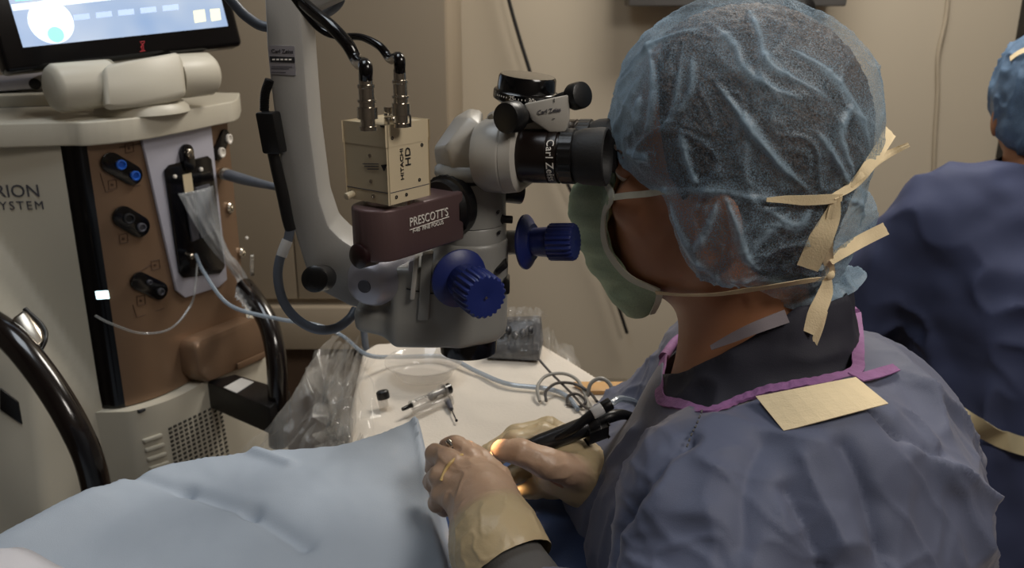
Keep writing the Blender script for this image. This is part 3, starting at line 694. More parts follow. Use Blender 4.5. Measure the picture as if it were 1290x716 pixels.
for s, z in ((.010, zc1 - .009), (.010, zc0 + .015), (.012, zc0 + .004), (-.012, zc0 + .004)):
    obj('screw', MB().lathe(at_z(cc + aa * hC + an * (s - .006), z), aa, [(0, .0016), (.0006, .0016), (.0006, .0007), (.0001, .0005)], 12), m_nickel, cam_o)
for s, z in ((.015, zc1 - .004), (.011, zc0 + .013), (-.004, zc0 + .004), (-.015, zc0 + .004), (-.017, zc1 + .005)):
    obj('screw', MB().lathe(at_z(cc + an * hC - aa * s, z), an, [(0, .0014), (.0006, .0014), (.0006, .0006), (.0001, .0004)], 12), m_ink, cam_o)
def cpx(px, py): return onP(px, py, cc + an * (hC + .0005), an)
text('lettering', 'HITACHI', m_ink, cam_o, cpx(507.4, 227), UP, aa, .0046, fit=np.linalg.norm(cpx(507.4, 227) - cpx(507.4, 188)))
text('lettering', 'HD', m_ink, cam_o, cpx(514.7, 209.5), UP, aa, .0078, fit=np.linalg.norm(cpx(514.7, 209.5) - cpx(514.7, 187)))
def cpl(px, py): return onP(px, py, cc + aa * (hC + .0004), aa)
obj('warning_triangle', MB().prism([cpl(x, y) for x, y in ((480, 208), (488, 207), (484, 216))], aa * .0003), m_ink, cam_o, smooth=False)
fm = MB()
for a, b, y in ((457, 477, 206), (459, 477, 209), (463, 477, 212.5)): fm.prism([cpl(a, y), cpl(b, y + .2), cpl(b, y + 1.3), cpl(a, y + 1.1)], aa * .0003)
obj('fine_print', fm, m_inkgrey, cam_o, smooth=False)
obj('side_stub', MB().cyl(at_z(cc + aa * hC - an * .016, zc0 + .003), at_z(cc + aa * (hC + .008) - an * .016, zc0 + .002), .0028, n=12, b=.0008), m_cream, cam_o)
zl = zc1 + .0134
def bnc(px, py, h, r):
    p = onZ(px, py, zl); L = h
    return obj('coax_plug', MB().lathe(p, UP, [(0, r * .9), (L * .07, r * .9), (L * .08, r * .72), (L * .2, r * .72), (L * .21, r), (L * .42, r), (L * .43, r * .8), (L * .5, r * .8), (L * .51, r * .95), (L * .55, r * .95), (L * .56, r * .78), (L * .76, r * .78), (L * .77, r * .86), (L * .82, r * .86), (L * .83, r * .7), (L, r * .68)], 28), m_nickel, cam_o), p + UP * L
_, b1 = bnc(464, 164, .0385, .0072); _, b2 = bnc(506, 160, .0405, .0066)
obj('small_plug', MB().lathe(onZ(491, 157, zl), UP, [(0, .0042), (.005, .0042), (.0055, .0036), (.007, .0042), (.0085, .0036), (.010, .0042), (.013, .004)], 18), m_nickel, cam_o)
obj('toggle', MB().tube([onZ(517, 160, zl), onZ(517, 160, zl) + UP * .008, onZ(517, 160, zl) + UP * .010 - V(.003, 0, 0)], .0008, 6), m_ink, cam_o)
obj('lid_socket', MB().lathe(onZ(484, 160, zl), UP, [(0, .003), (.0012, .003), (.0013, .001)], 14), m_black, cam_o)
# binocular head
e = nrm(V(math.cos(math.radians(17)), -math.sin(math.radians(17)), .035)); pp = nrm(np.cross(UP, e)); ue = np.cross(e, pp)
yN = YA - .030
N0 = onY(652, 196, yN)            # near barrel, rear end
hull_pts = [S(x, y, dy) for x, y, dy in ((546, 186, 0), (549, 208, .0), (573, 147, .012), (592, 136, .012), (608, 139, .012), (612, 203, .02), (560, 219, .015), (604, 218, .02), (562, 184, -.026), (572, 219, -.024), (604, 214, -.026), (606, 158, -.024), (590, 146, -.016), (575, 158, .03), (560, 205, .03), (604, 160, .03))]
obj('elbow', MB().hull(hull_pts, .0022, 3), m_scope_l, scope, ang=25)
def stad(t, r, w): return [N0 + e * t + pp * w / 2 * 2 * (1 if math.sin(a) > 0 else 0) + (math.cos(a) * ue + math.sin(a) * pp) * r for a in np.linspace(.001, 2 * math.pi + .001, 33)[:-1]]
PD = .060
hm = MB(); rings = [(-.036, .018), (-.033, .026), (-.026, .0305), (-.010, .0315), (-.0085, .0312), (-.008, .0307), (-.0075, .0312), (.002, .030), (.004, .027)]
vs = []; fs = []; n_ = 32
for t, r in rings: vs += stad(t, r, PD)
for j in range(len(rings) - 1):
    for i in range(n_): k = (i + 1) % n_; fs.append((j * n_ + i, j * n_ + k, (j + 1) * n_ + k, (j + 1) * n_ + i))
fs.append(tuple(range(n_))[::-1]); fs.append(tuple((len(rings) - 1) * n_ + i for i in range(n_)))
obj('binocular_housing', hm.add(vs, fs), m_scope_l, scope, ang=35)
hb = MB().hull([S(x, y, dy) for x, y, dy in ((612, 150, -.03), (618, 141, -.03), (664, 128, -.035), (700, 166, -.04), (650, 180, -.03), (616, 142, .035), (664, 130, .03), (700, 160, .03), (612, 150, .03))], .003)
obj('prism_block', hb, m_scope_l, scope, ang=30)
lf = obj('scale_block', MB().hull([S(x, y, dy) for x, y, dy in ((660, 131, -.048), (717, 119, -.048), (718, 150, -.048), (712, 167, -.048), (692, 167, -.048), (668, 150, -.048), (660, 129, .02), (717, 119, .02), (716, 166, .02), (690, 167, .02))], .002), m_scope_l, scope, ang=30)
text('lettering', 'Carl Zeiss', m_inkgrey, lf, S(692, 140, -.0486), nrm(V(1, 0, .14)), UP, .0050, align='CENTER', fit=.0185)
obj('index_line', MB().cyl(S(698, 124, -.0486), S(698.4, 129, -.0486), .0003, n=6), m_ink, lf)
obj('index_line', MB().cyl(S(696, 150, -.0486), S(699, 149.5, -.0486), .0003, n=6), m_ink, lf)
da = nrm(V(.10, -.06, 1)); dp = S(662, 124, -.008)
dial = obj('angle_dial', MB().lathe(dp, da, [(-.004, .022), (-.001, .0268), (0, .0271), (.0055, .0271), (.0065, .0262), (.007, .0245), (.017, .0238), (.019, .0225), (.0195, .015)], 48), m_blackg, scope)
cxv = nrm(V(1, 0, -.1)); cyv = np.cross(da, cxv)
def on_dial(a, z, r=.0272): return dp + da * z + (cxv * math.cos(a) + cyv * math.sin(a)) * r
for s, a0 in (('25', -2.02), ('30', -1.42), ('35', -.86)):
    text('scale_number', s, m_inkwhite, dial, None, V(1, 0, 0), UP, .0050, align='CENTER', warp=lambda x, y, z, a0=a0: on_dial(a0 + x / .0272, .0028 + y, .0272 + z))
for a in np.arange(-2.6, -.5, .1):
    if min(abs(a - b) for b in (-2.02, -1.42, -.86)) < .12: continue
    obj('scale_tick', MB().obox(on_dial(a, .0028, .0272), (nrm(on_dial(a, 0) - dp), da, np.cross(nrm(on_dial(a, 0) - dp), da)), (.0003, .0006, .0003)), m_inkwhite, dial, smooth=False)
def wing(a, b, r, L):
    d = nrm(b - a); T = np.linalg.norm(b - a)
    obj('adjust_knob', MB().lathe(a, d, [(0, r * .7), (.0008, r * .95), (.003, r), (L, r), (L + .002, r * .9), (L + .003, r * .62), (T * .8, r * .55), (T, r * .45)], 32), m_black, scope)
wing(S(636, 149, -.062), S(684, 141, -.02), .0125, .014)
wing(S(735, 119, -.045), S(700, 128, -.02), .0108, .011)
for s in (0, 1):
    b = N0 + pp * PD * s
    barrel = obj('eyepiece', MB().lathe(b, e, [(-.004, .0215), (0, .0222), (.028, .0222), (.0285, .0216), (.0295, .0222), (.036, .0222), (.0365, .0205), (.040, .0205)], 48), mat('eyepiece_brown', (34, 27, 25), .3, .3, bump=(500, .06), var=(9, .15)) if s == 0 else bpy.data.materials['eyepiece_brown'], scope)
    obj('diopter_ring', MB().lathe(b, e, [(.038, .020), (.039, .0225, 1), (.049, .0225, 1), (.050, .020)], 72, 24, .0008), m_black, barrel)
    obj('eyecup', MB().lathe(b, e, [(.048, .0195), (.050, .0205), (.056, .0225), (.070, .0235), (.0745, .0232), (.0755, .022), (.073, .019), (.062, .016), (.060, .002)], 48), m_rubber, barrel)
    obj('eye_lens', MB().lathe(b, e, [(.0585, .015), (.060, .013), (.061, .002)], 32), m_lens, barrel)
    def bw(x, y, z, b=b):
        a = math.radians(176) - x / .0225; r = .0224 + z
        return b + e * (.0325 - .0 + y) + (math.cos(a) * pp + math.sin(-a) * ue) * r
    text('lettering', 'Carl Zeiss', m_inkwhite, barrel, None, V(1, 0, 0), UP, .0088, align='CENTER', warp=lambda x, y, z, b=b: bw(x, y, z, b), space=1.05)
    for k in range(9):
        a = math.radians(150 + k * 11) ; p = b + e * .0388 + (math.cos(a) * pp - math.sin(a) * ue) * .0209
        obj('scale_tick', MB().obox(p, np.eye(3), (.0004, .0004, .0004)), m_inkwhite, barrel, smooth=False)
# ------------------------------------------------------------------ cables round the microscope
tag(obj('camera_cable', MB().tube([b1 - UP * .004, b1 + UP * .006] + [S(x, y, dy) for x, y, dy in ((451, 78, -.07), (438, 56, -.06), (418, 34, -.05), (395, 15, -.03), (370, -8, .0), (340, -40, .0))], .0050, 12), m_blackg),
    'thick black cable arching from the left plug of the cream camera', 'cable', 'cables from the cream camera')
tag(obj('camera_cable', MB().tube([b2 - UP * .004, b2 + UP * .008] + [S(x, y, dy) for x, y, dy in ((492, 74, -.07), (478, 58, -.06), (455, 47, -.045), (432, 46, -.03), (412, 42, -.02), (393, 27, -.015), (366, -8, -.01))], [.0042, .0042, .0034, .0028, .0028, .0028, .0028], 10), m_blackg),
    'thin black cable curving over from the right plug of the cream camera', 'cable', 'cables from the cream camera')
tag(obj('arm_cable', MB().tube([S(x, y, dy) for x, y, dy in ((280, -14, .1), (296, 6, .1), (312, 22, .1), (336, 34, .1), (380, 30, .1), (404, 20, .1), (424, 6, .09), (432, -12, .09))], .0048, 10), m_cable),
    'dark grey cable looping behind the top of the microscope arm', 'cable')
gc = thing('video_cable', S(350, 200, .0), 'grey-blue cable with black clip hanging in a loop below the microscope arm', 'cable')
obj('clip_body', MB().obox(S(342, 167, .022), (nrm(V(1, -.2, .0)), nrm(V(.2, 1, 0)), nrm(V(-.10, 0, 1))), (.0085, .008, .018), .002), m_black, gc)
rb = MB(); path = smooth_path([S(x, y, .03) for x, y in ((340, 100), (334, 118), (333, 140))], 10)
for i in range(len(path) - 1): rb.lathe(path[i], path[i + 1] - path[i], [(0, .0032), (.0006, .0042), (.0013, .0042), (.0016, .0032)], 12)
obj('ribbed_sleeve', rb, m_black, gc)
obj('cable_upper', MB().tube([S(x, y, .022) for x, y in ((343, 188), (349, 215), (356, 245), (362, 275), (366, 290))], [.0052, .0056, .005], 12), m_black, gc)
obj('cable_loop', MB().tube([S(x, y, dy) for x, y, dy in ((366, 286, .022), (362, 305, .02), (353, 325, .015), (350, 350, .01), (357, 380, .006), (374, 402, .004), (398, 415, .004), (422, 414, .006), (440, 402, .012), (448, 390, .02))], .0044, 12), m_cable, gc)
lb = smooth_path([S(362, 303, .0198), S(358, 313, .0175), S(354.5, 323, .0155)], 5)
obj('cable_label', MB().tube(lb, .0049, 12, 1), m_label, gc)
# ------------------------------------------------------------------ operating bed and drapes
def heightfield(x0, x1, y0, y1, h, fz, th=.003):
    nx = int((x1 - x0) / h) + 1; ny = int((y1 - y0) / h) + 1
    X, Y = np.meshgrid(np.linspace(x0, x1, nx), np.linspace(y0, y1, ny), indexing='ij'); Z = fz(X, Y)
    P = np.stack([X, Y, Z], -1).reshape(-1, 3); i, j = np.meshgrid(np.arange(nx - 1), np.arange(ny - 1), indexing='ij'); a = (i * ny + j).ravel()
    Q = np.stack([a, a + ny, a + ny + 1, a + 1], 1)
    P2 = P - V(0, 0, th); n = len(P)
    b = [k * ny for k in range(nx)] + [(nx - 1) * ny + k for k in range(1, ny)] + [k * ny + ny - 1 for k in range(nx - 2, -1, -1)] + [k for k in range(ny - 2, 0, -1)]
    rim = [(b[k], b[(k + 1) % len(b)], n + b[(k + 1) % len(b)], n + b[k]) for k in range(len(b))]
    return np.vstack([P, P2]), np.vstack([Q, Q[:, ::-1] + n, np.array(rim)[:, ::-1]])
def N2(X, Y, s, o=3, z=0.0): return fbm(np.stack([X * s, Y * s, np.full_like(X, z)], -1).reshape(-1, 3), o).reshape(X.shape)
top = [W(-90, 715, .64), W(0, 672, .71), W(75, 638, .765), W(155, 600, .82), W(215, 583, .85), W(300, 569, .875), W(440, 561, .89), W(527, 534, .915)]
topxy = [(p[0], p[1]) for p in top]
rgt = [W(545, 628, .80), W(565, 690, .70)]
poly = topxy + [(rgt[0][0] , rgt[0][1]), (rgt[1][0] + .004, rgt[1][1]), (rgt[1][0] + .02, .30), (-.6, .30)]
ptz = np.array([(p[0], p[1], p[2]) for p in top] + [(rgt[0][0], rgt[0][1], .93), (rgt[1][0], rgt[1][1], .905), (-.05, .36, .89), (-.6, .36, .97), (-.3, .55, .935)])
def drapez(X, Y):
    w = 0; zz = 0
    for x, y, z in ptz:
        k = 1 / ((X - x) ** 2 + (Y - y) ** 2 + .003) ** 1.5; w = w + k; zz = zz + k * z
    z = zz / w
    d = polydist(X, Y, poly)
    o = np.clip(d + .003, 0, None); o = o * o / (o + .012)
    rightside = np.clip((X + .11) / .05, 0, 1)
    depth = .40 * (1 - rightside) + .16 * rightside
    drop = depth * (1 - np.exp(-np.clip(o, 0, .3) / .032))
    z = z - drop
    # folded seams and soft swells
    def crease(a, b, amp, wd):
        a = np.array(a[:2]); b = np.array(b[:2]); e_ = b - a; h = np.clip(((X - a[0]) * e_[0] + (Y - a[1]) * e_[1]) / (e_ @ e_), 0, 1)
        return amp * np.exp(-(np.hypot(X - a[0] - h * e_[0], Y - a[1] - h * e_[1]) / wd) ** 2)
    z = z - crease(onZ(170, 606, .95), onZ(235, 630, .94), .006, .008) - crease(onZ(235, 630, .94), onZ(318, 668, .93), .008, .008) - crease(onZ(318, 668, .93), onZ(385, 716, .92), .008, .009)
    pk = top[-1]; z = z + .007 * np.exp(-np.hypot(X - pk[0] + .004, Y - pk[1] + .006) / .018)
    z = z + crease(onZ(320, 566, .955), onZ(365, 590, .95), .006, .006) + crease(onZ(30, 690, .96), onZ(120, 640, .95), .008, .02)
    z = z + crease(onZ(527, 536, .96), onZ(545, 610, .94), .006, .006) + crease(onZ(490, 560, .955), onZ(440, 716, .92), .007, .05)
    z = z + .022 * (N2(X, Y, 7, 2) - .5) * np.clip(-d / .05, 0, 1) + .006 * (N2(X, Y, 24, 3, 5) - .5) + .03 * (N2(X, Y, 16, 2, 9) - .5) * np.clip(d / .03, 0, 1)
    return z
v, q = heightfield(-.70, .075, .40, 1.0, .0030, drapez)
tag(link('surgical_drape', v, q, m_drape, ang=80), 'light blue surgical drape covering the patient in front of the microscope', 'drape')
def wsz(X, Y): return np.maximum(drapez(X, Y), .80) + .006 + .004 * (N2(X, Y, 30, 2, 3) - .5)
wl = [W(-120, 676, .61), W(40, 690, .61), W(150, 722, .60)]
ws = MB(); n_ = 26; r_ = 12; vs = []; fs = []
pa = smooth_path([W(-140, 694, .60), W(-40, 696, .62), W(30, 701, .62), W(88, 709, .61), W(145, 722, .59), W(190, 760, .56)], 6)
for i, p in enumerate(pa):
    for j in range(r_):
        t = j / (r_ - 1); o = V(-.02, -.16 * t, .004 + .022 * math.sin(min(1, t * 3) * math.pi / 2) + .006 * math.sin(i * .5 + t * 5)); vs.append(p + o - V(0, 0, .10 * t * t))
for i in range(len(pa) - 1):
    for j in range(r_ - 1): fs.append((i * r_ + j, i * r_ + j + 1, (i + 1) * r_ + j + 1, (i + 1) * r_ + j))
sh = link('white_sheet', vs, fs, m_sheet); md_ = sh.modifiers.new('thickness', 'SOLIDIFY'); md_.thickness = .003
tag(sh, 'white sheet edge lying over the blue drape at the near left corner', 'sheet')
# drape under the hands, its shade put into a darker colour
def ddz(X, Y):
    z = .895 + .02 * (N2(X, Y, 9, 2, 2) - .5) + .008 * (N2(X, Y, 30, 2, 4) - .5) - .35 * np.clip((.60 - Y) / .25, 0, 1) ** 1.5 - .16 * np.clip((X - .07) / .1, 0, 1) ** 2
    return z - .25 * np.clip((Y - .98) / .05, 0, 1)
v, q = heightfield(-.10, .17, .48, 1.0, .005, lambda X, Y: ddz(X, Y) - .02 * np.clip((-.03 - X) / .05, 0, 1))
tag(link('head_drape', v, q, m_shadedrape, ang=80), 'dark blue drape under the surgeon\'s two gloved hands', 'drape')
m_bed = mat('bed_pad', (38, 38, 42), .6, var=(20, .1))
bed = thing('operating_bed', (-.3, .68, 0), 'operating bed hidden under the light blue drape', 'bed')
obj('pad', MB().box((-.62, .46, .42), (.05, .86, .52), .02), m_bed, bed)
obj('bed_frame', MB().box((-.60, .48, .36), (.04, .84, .42), .005), m_steel, bed)
obj('pedestal', MB().box((-.42, .58, .06), (-.22, .74, .36), .01), m_white, bed)
obj('foot', MB().box((-.56, .54, 0), (-.08, .78, .06), .01), m_white, bed)

# ------------------------------------------------------------------ instrument table
ZTB = .90
tpx = [(452, 442), (470, 432), (560, 427), (676, 427), (706, 444), (762, 478), (800, 503), (800, 572), (430, 572), (430, 545)]
tp_ = [onZ(x, y, ZTB) for x, y in tpx]
txy = [(p[0], p[1]) for p in tp_]
def tabz(X, Y):
    d = polydist(X, Y, txy)
    o = np.clip(d + .008, 0, None); o = o * o / (o + .014); z = ZTB - .20 * (1 - np.exp(-o / .018))
    return z + .010 * (N2(X, Y, 11, 3, 1) - .5) + .004 * (ridgeN(X, Y) - .6) + .02 * (N2(X, Y, 20, 2, 8) - .5) * np.clip(d / .02, 0, 1)
def ridgeN(X, Y): return ridge(np.stack([X * 16 + Y * 7, Y * 15, np.full_like(X, 2.2)], -1).reshape(-1, 3)).reshape(X.shape)
it = thing('instrument_table', (0.0, 1.12, 0), 'instrument table draped in white paper behind the surgical field', 'table')
x0, x1 = min(p[0] for p in txy) - .05, max(p[0] for p in txy) + .05; y0, y1 = min(p[1] for p in txy) - .03, max(p[1] for p in txy) + .05
v, q = heightfield(x0, x1, y0, y1, .0036, tabz)
link('paper_cover', v, q, m_table, it, ang=80)
obj('tray', MB().box((-.19, y0 + .06, ZTB - .03), (.16, y1 - .16, ZTB - .012), .005), m_steel, it)
obj('column', MB().cyl((0, 1.1, .05), (0, 1.1, ZTB - .03), .022), m_steel, it)
obj('foot', MB().box((-.2, 1.07, .02), (.2, 1.13, .05), .008), m_steel, it)
for s in (-.19, .19): obj('caster', MB().cyl((s, 1.09, .02), (s, 1.11, .02), .02), m_rubber, it)
m_warmlit = mat('warm_lit_edge', (206, 160, 104), .5, var=(20, .08))  # tan colour stands for the warm highlight along the table edge
tag(obj('warm_edge_strip', MB().prism([onZ(x, y, ZTB + .0) for x, y in ((722, 486), (800, 486), (830, 498), (740, 498))], V(0, 0, .006), .001), m_warmlit), 'tan tray edge showing between the table and the surgeon\'s gown', 'tray')
# clear plastics
def plastic(name, tint=(225, 225, 220), alpha=.3, rough=.12, bump=None):
    m = bpy.data.materials.new(name); m.use_nodes = True; nt = m.node_tree; nt.nodes.clear()
    o = nt.nodes.new('ShaderNodeOutputMaterial'); t = nt.nodes.new('ShaderNodeBsdfTransparent'); p = nt.nodes.new('ShaderNodeBsdfPrincipled'); mx = nt.nodes.new('ShaderNodeMixShader')
    p.inputs['Base Color'].default_value = lin(tint) + (1,); p.inputs['Roughness'].default_value = rough; p.inputs['Specular IOR Level'].default_value = .9
    tc = nt.nodes.new('ShaderNodeTexCoord'); n = nt.nodes.new('ShaderNodeTexNoise'); n.inputs['Scale'].default_value = 12; mr_ = nt.nodes.new('ShaderNodeMapRange')
    mr_.inputs['To Min'].default_value = alpha * .65; mr_.inputs['To Max'].default_value = min(1, alpha * 1.5)
    nt.links.new(tc.outputs['Object'], n.inputs['Vector']); nt.links.new(n.outputs['Fac'], mr_.inputs['Value']); nt.links.new(mr_.outputs['Result'], mx.inputs['Fac'])
    nt.links.new(t.outputs[0], mx.inputs[1]); nt.links.new(p.outputs[0], mx.inputs[2]); nt.links.new(mx.outputs[0], o.inputs['Surface'])
    return m
p_bag = plastic('clear_film', (226, 221, 212), .13, .05); p_cup = plastic('clear_cup', (215, 208, 198), .32, .08); p_tube = plastic('clear_tube', (160, 174, 188), .6, .15); p_drip = plastic('drip_tube', (170, 172, 172), .32, .12); p_drain = plastic('drain_film', (205, 210, 214), .24, .2)
# crumpled clear bag at the table's left end
def crumpled(pts_grid, amp, s, seed):
    """pts_grid: rows of control points -> subdivided, crumpled sheet"""
    G = np.array(pts_grid, float)
    rows = np.array([smooth_path(r, 14) for r in G]); cols = np.array([smooth_path(rows[:, j], 12) for j in range(rows.shape[1])]).transpose(1, 0, 2)
    n, m_, _ = cols.shape; i0, j0 = np.meshgrid(np.arange(n), np.arange(m_), indexing='ij'); P = cols.reshape(-1, 3); i, j = np.meshgrid(np.arange(n - 1), np.arange(m_ - 1), indexing='ij'); a = (i * m_ + j).ravel()
    Q = np.stack([a, a + 1, a + m_ + 1, a + m_], 1); nn = vnormals(P, Q)
    uv = np.stack([j0.ravel() / m_ * s * .45, i0.ravel() / n * s * .14, np.full(n * m_, seed * 1.0)], 1); uv = uv + .8 * fbm(P * 9 + seed, 2)[:, None]
    c = ridge(uv); c2 = np.abs(noise(P * s * 1.6 + seed + 9) - .5) * 2
    return P + nn * (amp * (1.1 * c + .18 * c2 - .6))[:, None], Q
bag = thing('plastic_bag', onZ(400, 560, .86), 'crumpled clear plastic bag spilling over the left end of the instrument table', 'bag')
g = [[W(408, 440, 1.16), W(425, 442, 1.20), W(446, 448, 1.22), W(466, 452, 1.2)],
     [W(385, 462, 1.11), W(405, 478, 1.06), W(432, 480, 1.06), W(458, 478, 1.10)],
     [W(360, 500, 1.07), W(392, 520, 1.01), W(425, 522, 1.00), W(462, 520, 1.05)],
     [W(318, 552, 1.04), W(362, 570, .98), W(412, 570, .96), W(476, 556, 1.0)],
     [W(296, 600, 1.03), W(350, 610, .98), W(412, 610, .96), W(470, 600, .98)]]
v, q = crumpled(g, .030, 26, 3); o = link('front_film', v, q, p_bag, bag, ang=35)
g2 = [[p + V(.004, .05, .0) for p in r] for r in g]
v, q = crumpled(g2, .030, 22, 13); link('back_film', v, q, p_bag, bag, ang=35)
g3 = [[W(396, 452, 1.10), W(418, 446, 1.12), W(450, 450, 1.14)], [W(388, 500, 1.03), W(410, 488, 1.02), W(448, 490, 1.06)], [W(398, 548, .99), W(420, 540, .98), W(446, 545, 1.0)], [W(392, 572, .98), W(430, 566, .97), W(462, 560, .98)]]
v, q = crumpled(g3, .05, 34, 23); link('inner_fold', v, q, p_bag, bag, ang=30)
# film draped over the table's right end
g = [[W(682, 414, 1.30), W(700, 424, 1.30), W(716, 440, 1.29)], [W(688, 446, 1.24), W(712, 455, 1.24), W(742, 470, 1.24)], [W(690, 478, 1.17), W(722, 492, 1.16), W(765, 505, 1.16)], [W(705, 520, 1.08), W(745, 528, 1.07), W(790, 530, 1.08)]]
v, q = crumpled(g, .022, 30, 40); tag(link('plastic_film', v, q, p_bag, ang=35), 'loose clear film over the right end of the instrument table among the wires', 'film')
# clear cup lying behind
cp = onZ(534, 474, ZTB + .004)
cm = MB().lathe(cp, UP, [(.0, .032), (.002, .036), (.02, .047), (.0215, .051), (.023, .051), (.0215, .046), (.004, .034), (.003, .001)], 40)
tag(obj('specimen_cup', cm, p_cup), 'shallow clear plastic bowl on the white paper under the microscope', 'bowl')
# dark instrument cassette under film
dc = thing('instrument_case', onZ(648, 452, ZTB), 'dark ridged instrument case wrapped in clear film at the back of the table', 'case')
ca = onZ(612, 452, ZTB + .004); cb = onZ(680, 455, ZTB + .004); cdv = nrm(cb - ca); cL = np.linalg.norm(cb - ca); cn = np.cross(UP, cdv)
m_case = mat('case_grey', (46, 46, 50), .35, var=(60, .2), bump=(90, .5, .003))
mid = (ca + cb) / 2
obj('body', MB().hull([mid + cdv * x * cL / 2 + cn * y + UP * z for x, y, z in ((-1, -.004, 0), (1, -.004, 0), (1, -.004, .016), (-1, -.004, .014), (.98, .03, .05), (-.86, .03, .044), (.9, .06, .045), (-.8, .06, .04), (1, .07, 0), (-1, .07, 0))], .004), m_case, dc)
for k in range(6):
    p = mid + cdv * (-.75 + .27 * k) * cL / 2 + cn * (.012 + .002 * (k % 2)) + UP * (.031 + .004 * (k % 3))
    obj('rib', MB().ell(p, (.005, .009, .006), (cdv, cn, UP), 12, 8), m_case, dc)
g = [[mid + cdv * x * cL * .56 + cn * (-.012) + UP * .006 for x in (-1, 0, 1)], [mid + cdv * x * cL * .54 + cn * .006 + UP * .034 for x in (-1, 0, 1)], [mid + cdv * x * cL * .5 + cn * .034 + UP * .06 for x in (-1, 0, 1)], [mid + cdv * x * cL * .55 + cn * .085 + UP * .03 for x in (-1, 0, 1)]]
v, q = crumpled(g, .010, 60, 70); link('film_wrap', v, q, plastic('thin_wrap', (214, 212, 208), .12, .06), dc, ang=30)
# syringe, needle, caps
sy = thing('syringe', onZ(530, 506, ZTB), 'clear syringe with black plunger lying on the white paper', 'syringe')
zs = ZTB + .010; s_a = onZ(507, 516, zs); s_b = onZ(563, 491, zs); sd = nrm(s_b - s_a); sl = np.linalg.norm(s_b - s_a)
obj('barrel', MB().lathe(s_a + sd * sl * .18, sd, [(0, .002), (.001, .0062), (sl * .72, .0062), (sl * .73, .0095), (sl * .745, .0095)], 24), p_cup, sy)
obj('tip_cap', MB().lathe(s_a, sd, [(0, .0022), (sl * .06, .0026), (sl * .17, .0026), (sl * .2, .0035)], 16), m_blackg, sy)
obj('plunger', MB().lathe(s_a + sd * sl * .62, sd, [(0, .0055), (.006, .0055), (.007, .003), (sl * .3, .003)], 16), m_inkgrey, sy)
obj('thumb_rest', MB().lathe(s_a + sd * sl * .93, sd, [(0, .0068), (.009, .0072), (.010, .006)], 20), m_blackg, sy)
for k in range(8):
    p = s_a + sd * sl * (.26 + .05 * k); side = np.cross(UP, sd); obj('scale_tick', MB().obox(p + UP * .0058 - side * .003, (sd, side, UP), (.0003, .002 if k % 2 else .0028, .0005)), m_ink, sy, smooth=False)
nd = thing('cannula', onZ(568, 515, ZTB), 'small clear cannula with a thin needle lying right of the syringe', 'needle')
n_a = onZ(566, 510, ZTB + .006); n_b = onZ(575, 530, ZTB + .004)
obj('hub', MB().cyl(n_a + (n_a - n_b) * .25, n_a + (n_b - n_a) * .3, .0042, .0026, 14), m_inkgrey, nd)
obj('needle', MB().cyl(n_a, n_b, .0008, n=8).ell(n_b, (.0018,) * 3, nu=10, nv=6), m_ink, nd)
s2 = thing('spare_barrel', onZ(545, 512, ZTB), 'thin clear empty syringe barrel just below the marked syringe', 'syringe')
a2 = onZ(522, 519, ZTB + .007); b2_ = onZ(566, 504, ZTB + .007)
obj('barrel', MB().cyl(a2, b2_, .005, n=20, b=.001), p_cup, s2); obj('flange', MB().cyl(b2_, b2_ + nrm(b2_ - a2) * .0015, .008, n=18), p_cup, s2)
cpv = onZ(484, 514, ZTB + .0); bc = thing('bottle_cap', cpv, 'small black cap on a clear neck at the left of the syringe', 'cap')
obj('cap', MB().lathe(cpv + UP * .012, V(-.2, .2, 1), [(0, .0072), (.001, .0078), (.009, .0078), (.0105, .006)], 20), m_black, bc)
obj('neck', MB().lathe(cpv + UP * .001, V(-.2, .2, 1), [(0, .0062), (.011, .006)], 18), p_cup, bc)
# tubing
def onT(x, y, dz=.006): return onZ(x, y, ZTB + dz)
tag(obj('irrigation_tube', MB().tube([front_hit(234, 320, .02)[0], W(258, 345, 1.30), W(290, 385, 1.28), (W(350, 402, 1.28)), W(400, 410, 1.28), W(432, 424, 1.30), onT(462, 447, .03), onT(500, 450, .012), onT(560, 450, .01), onT(600, 468), onT(640, 484), onT(690, 490), onT(715, 500), onT(728, 516)], .0030, 8), p_tube),
    'long pale irrigation tube running from the console across the white table', 'tube')
tag(obj('drip_line', MB().tube([W(120, 398, 1.20), W(140, 408, 1.20), W(178, 420, 1.24), W(215, 414, 1.27), W(240, 385, 1.30), W(246, 360, 1.31), front_hit(236, 330, .02)[0]], .0018, 6), p_drip),
    'thin clear line looping over the bronze front of the console', 'tube')
m_wire = mat('grey_wire', (74, 68, 64), .4, var=(40, .1)); m_wire2 = mat('pale_wire', (150, 146, 138), .35, var=(40, .1))
wires = [
    ('dark thin wire coming down from the dark case to the handpiece', m_wire, .0016, [(678, 452, .03), (692, 468, .02), (706, 482, .014), (722, 498, .008), (735, 512, .01), (752, 520, .016)]),
    ('dark wire bent in a half circle beside the handpiece', m_wire, .0019, [(688, 506, .004), (688, 493, .012), (702, 483, .016), (724, 484, .014), (742, 494, .01), (752, 506, .01)]),
    ('small dark wire ring near the handpiece tail', m_wire, .0018, [(714, 508, .004), (716, 499, .01), (728, 497, .012), (738, 506, .01), (730, 513, .004), (714, 510, .004)]),
    ('large pale loop of clear tubing on the right of the table', m_wire2, .0022, [(680, 506, .004), (677, 488, .012), (688, 474, .018), (710, 471, .018), (728, 480, .012), (738, 500, .006), (742, 515, .006)]),
    ('pale tubing arch nearest the surgeon\'s gown', m_wire2, .0026, [(740, 500, .006), (744, 484, .02), (756, 477, .026), (768, 484, .02), (772, 500, .008), (768, 512, .008)])]
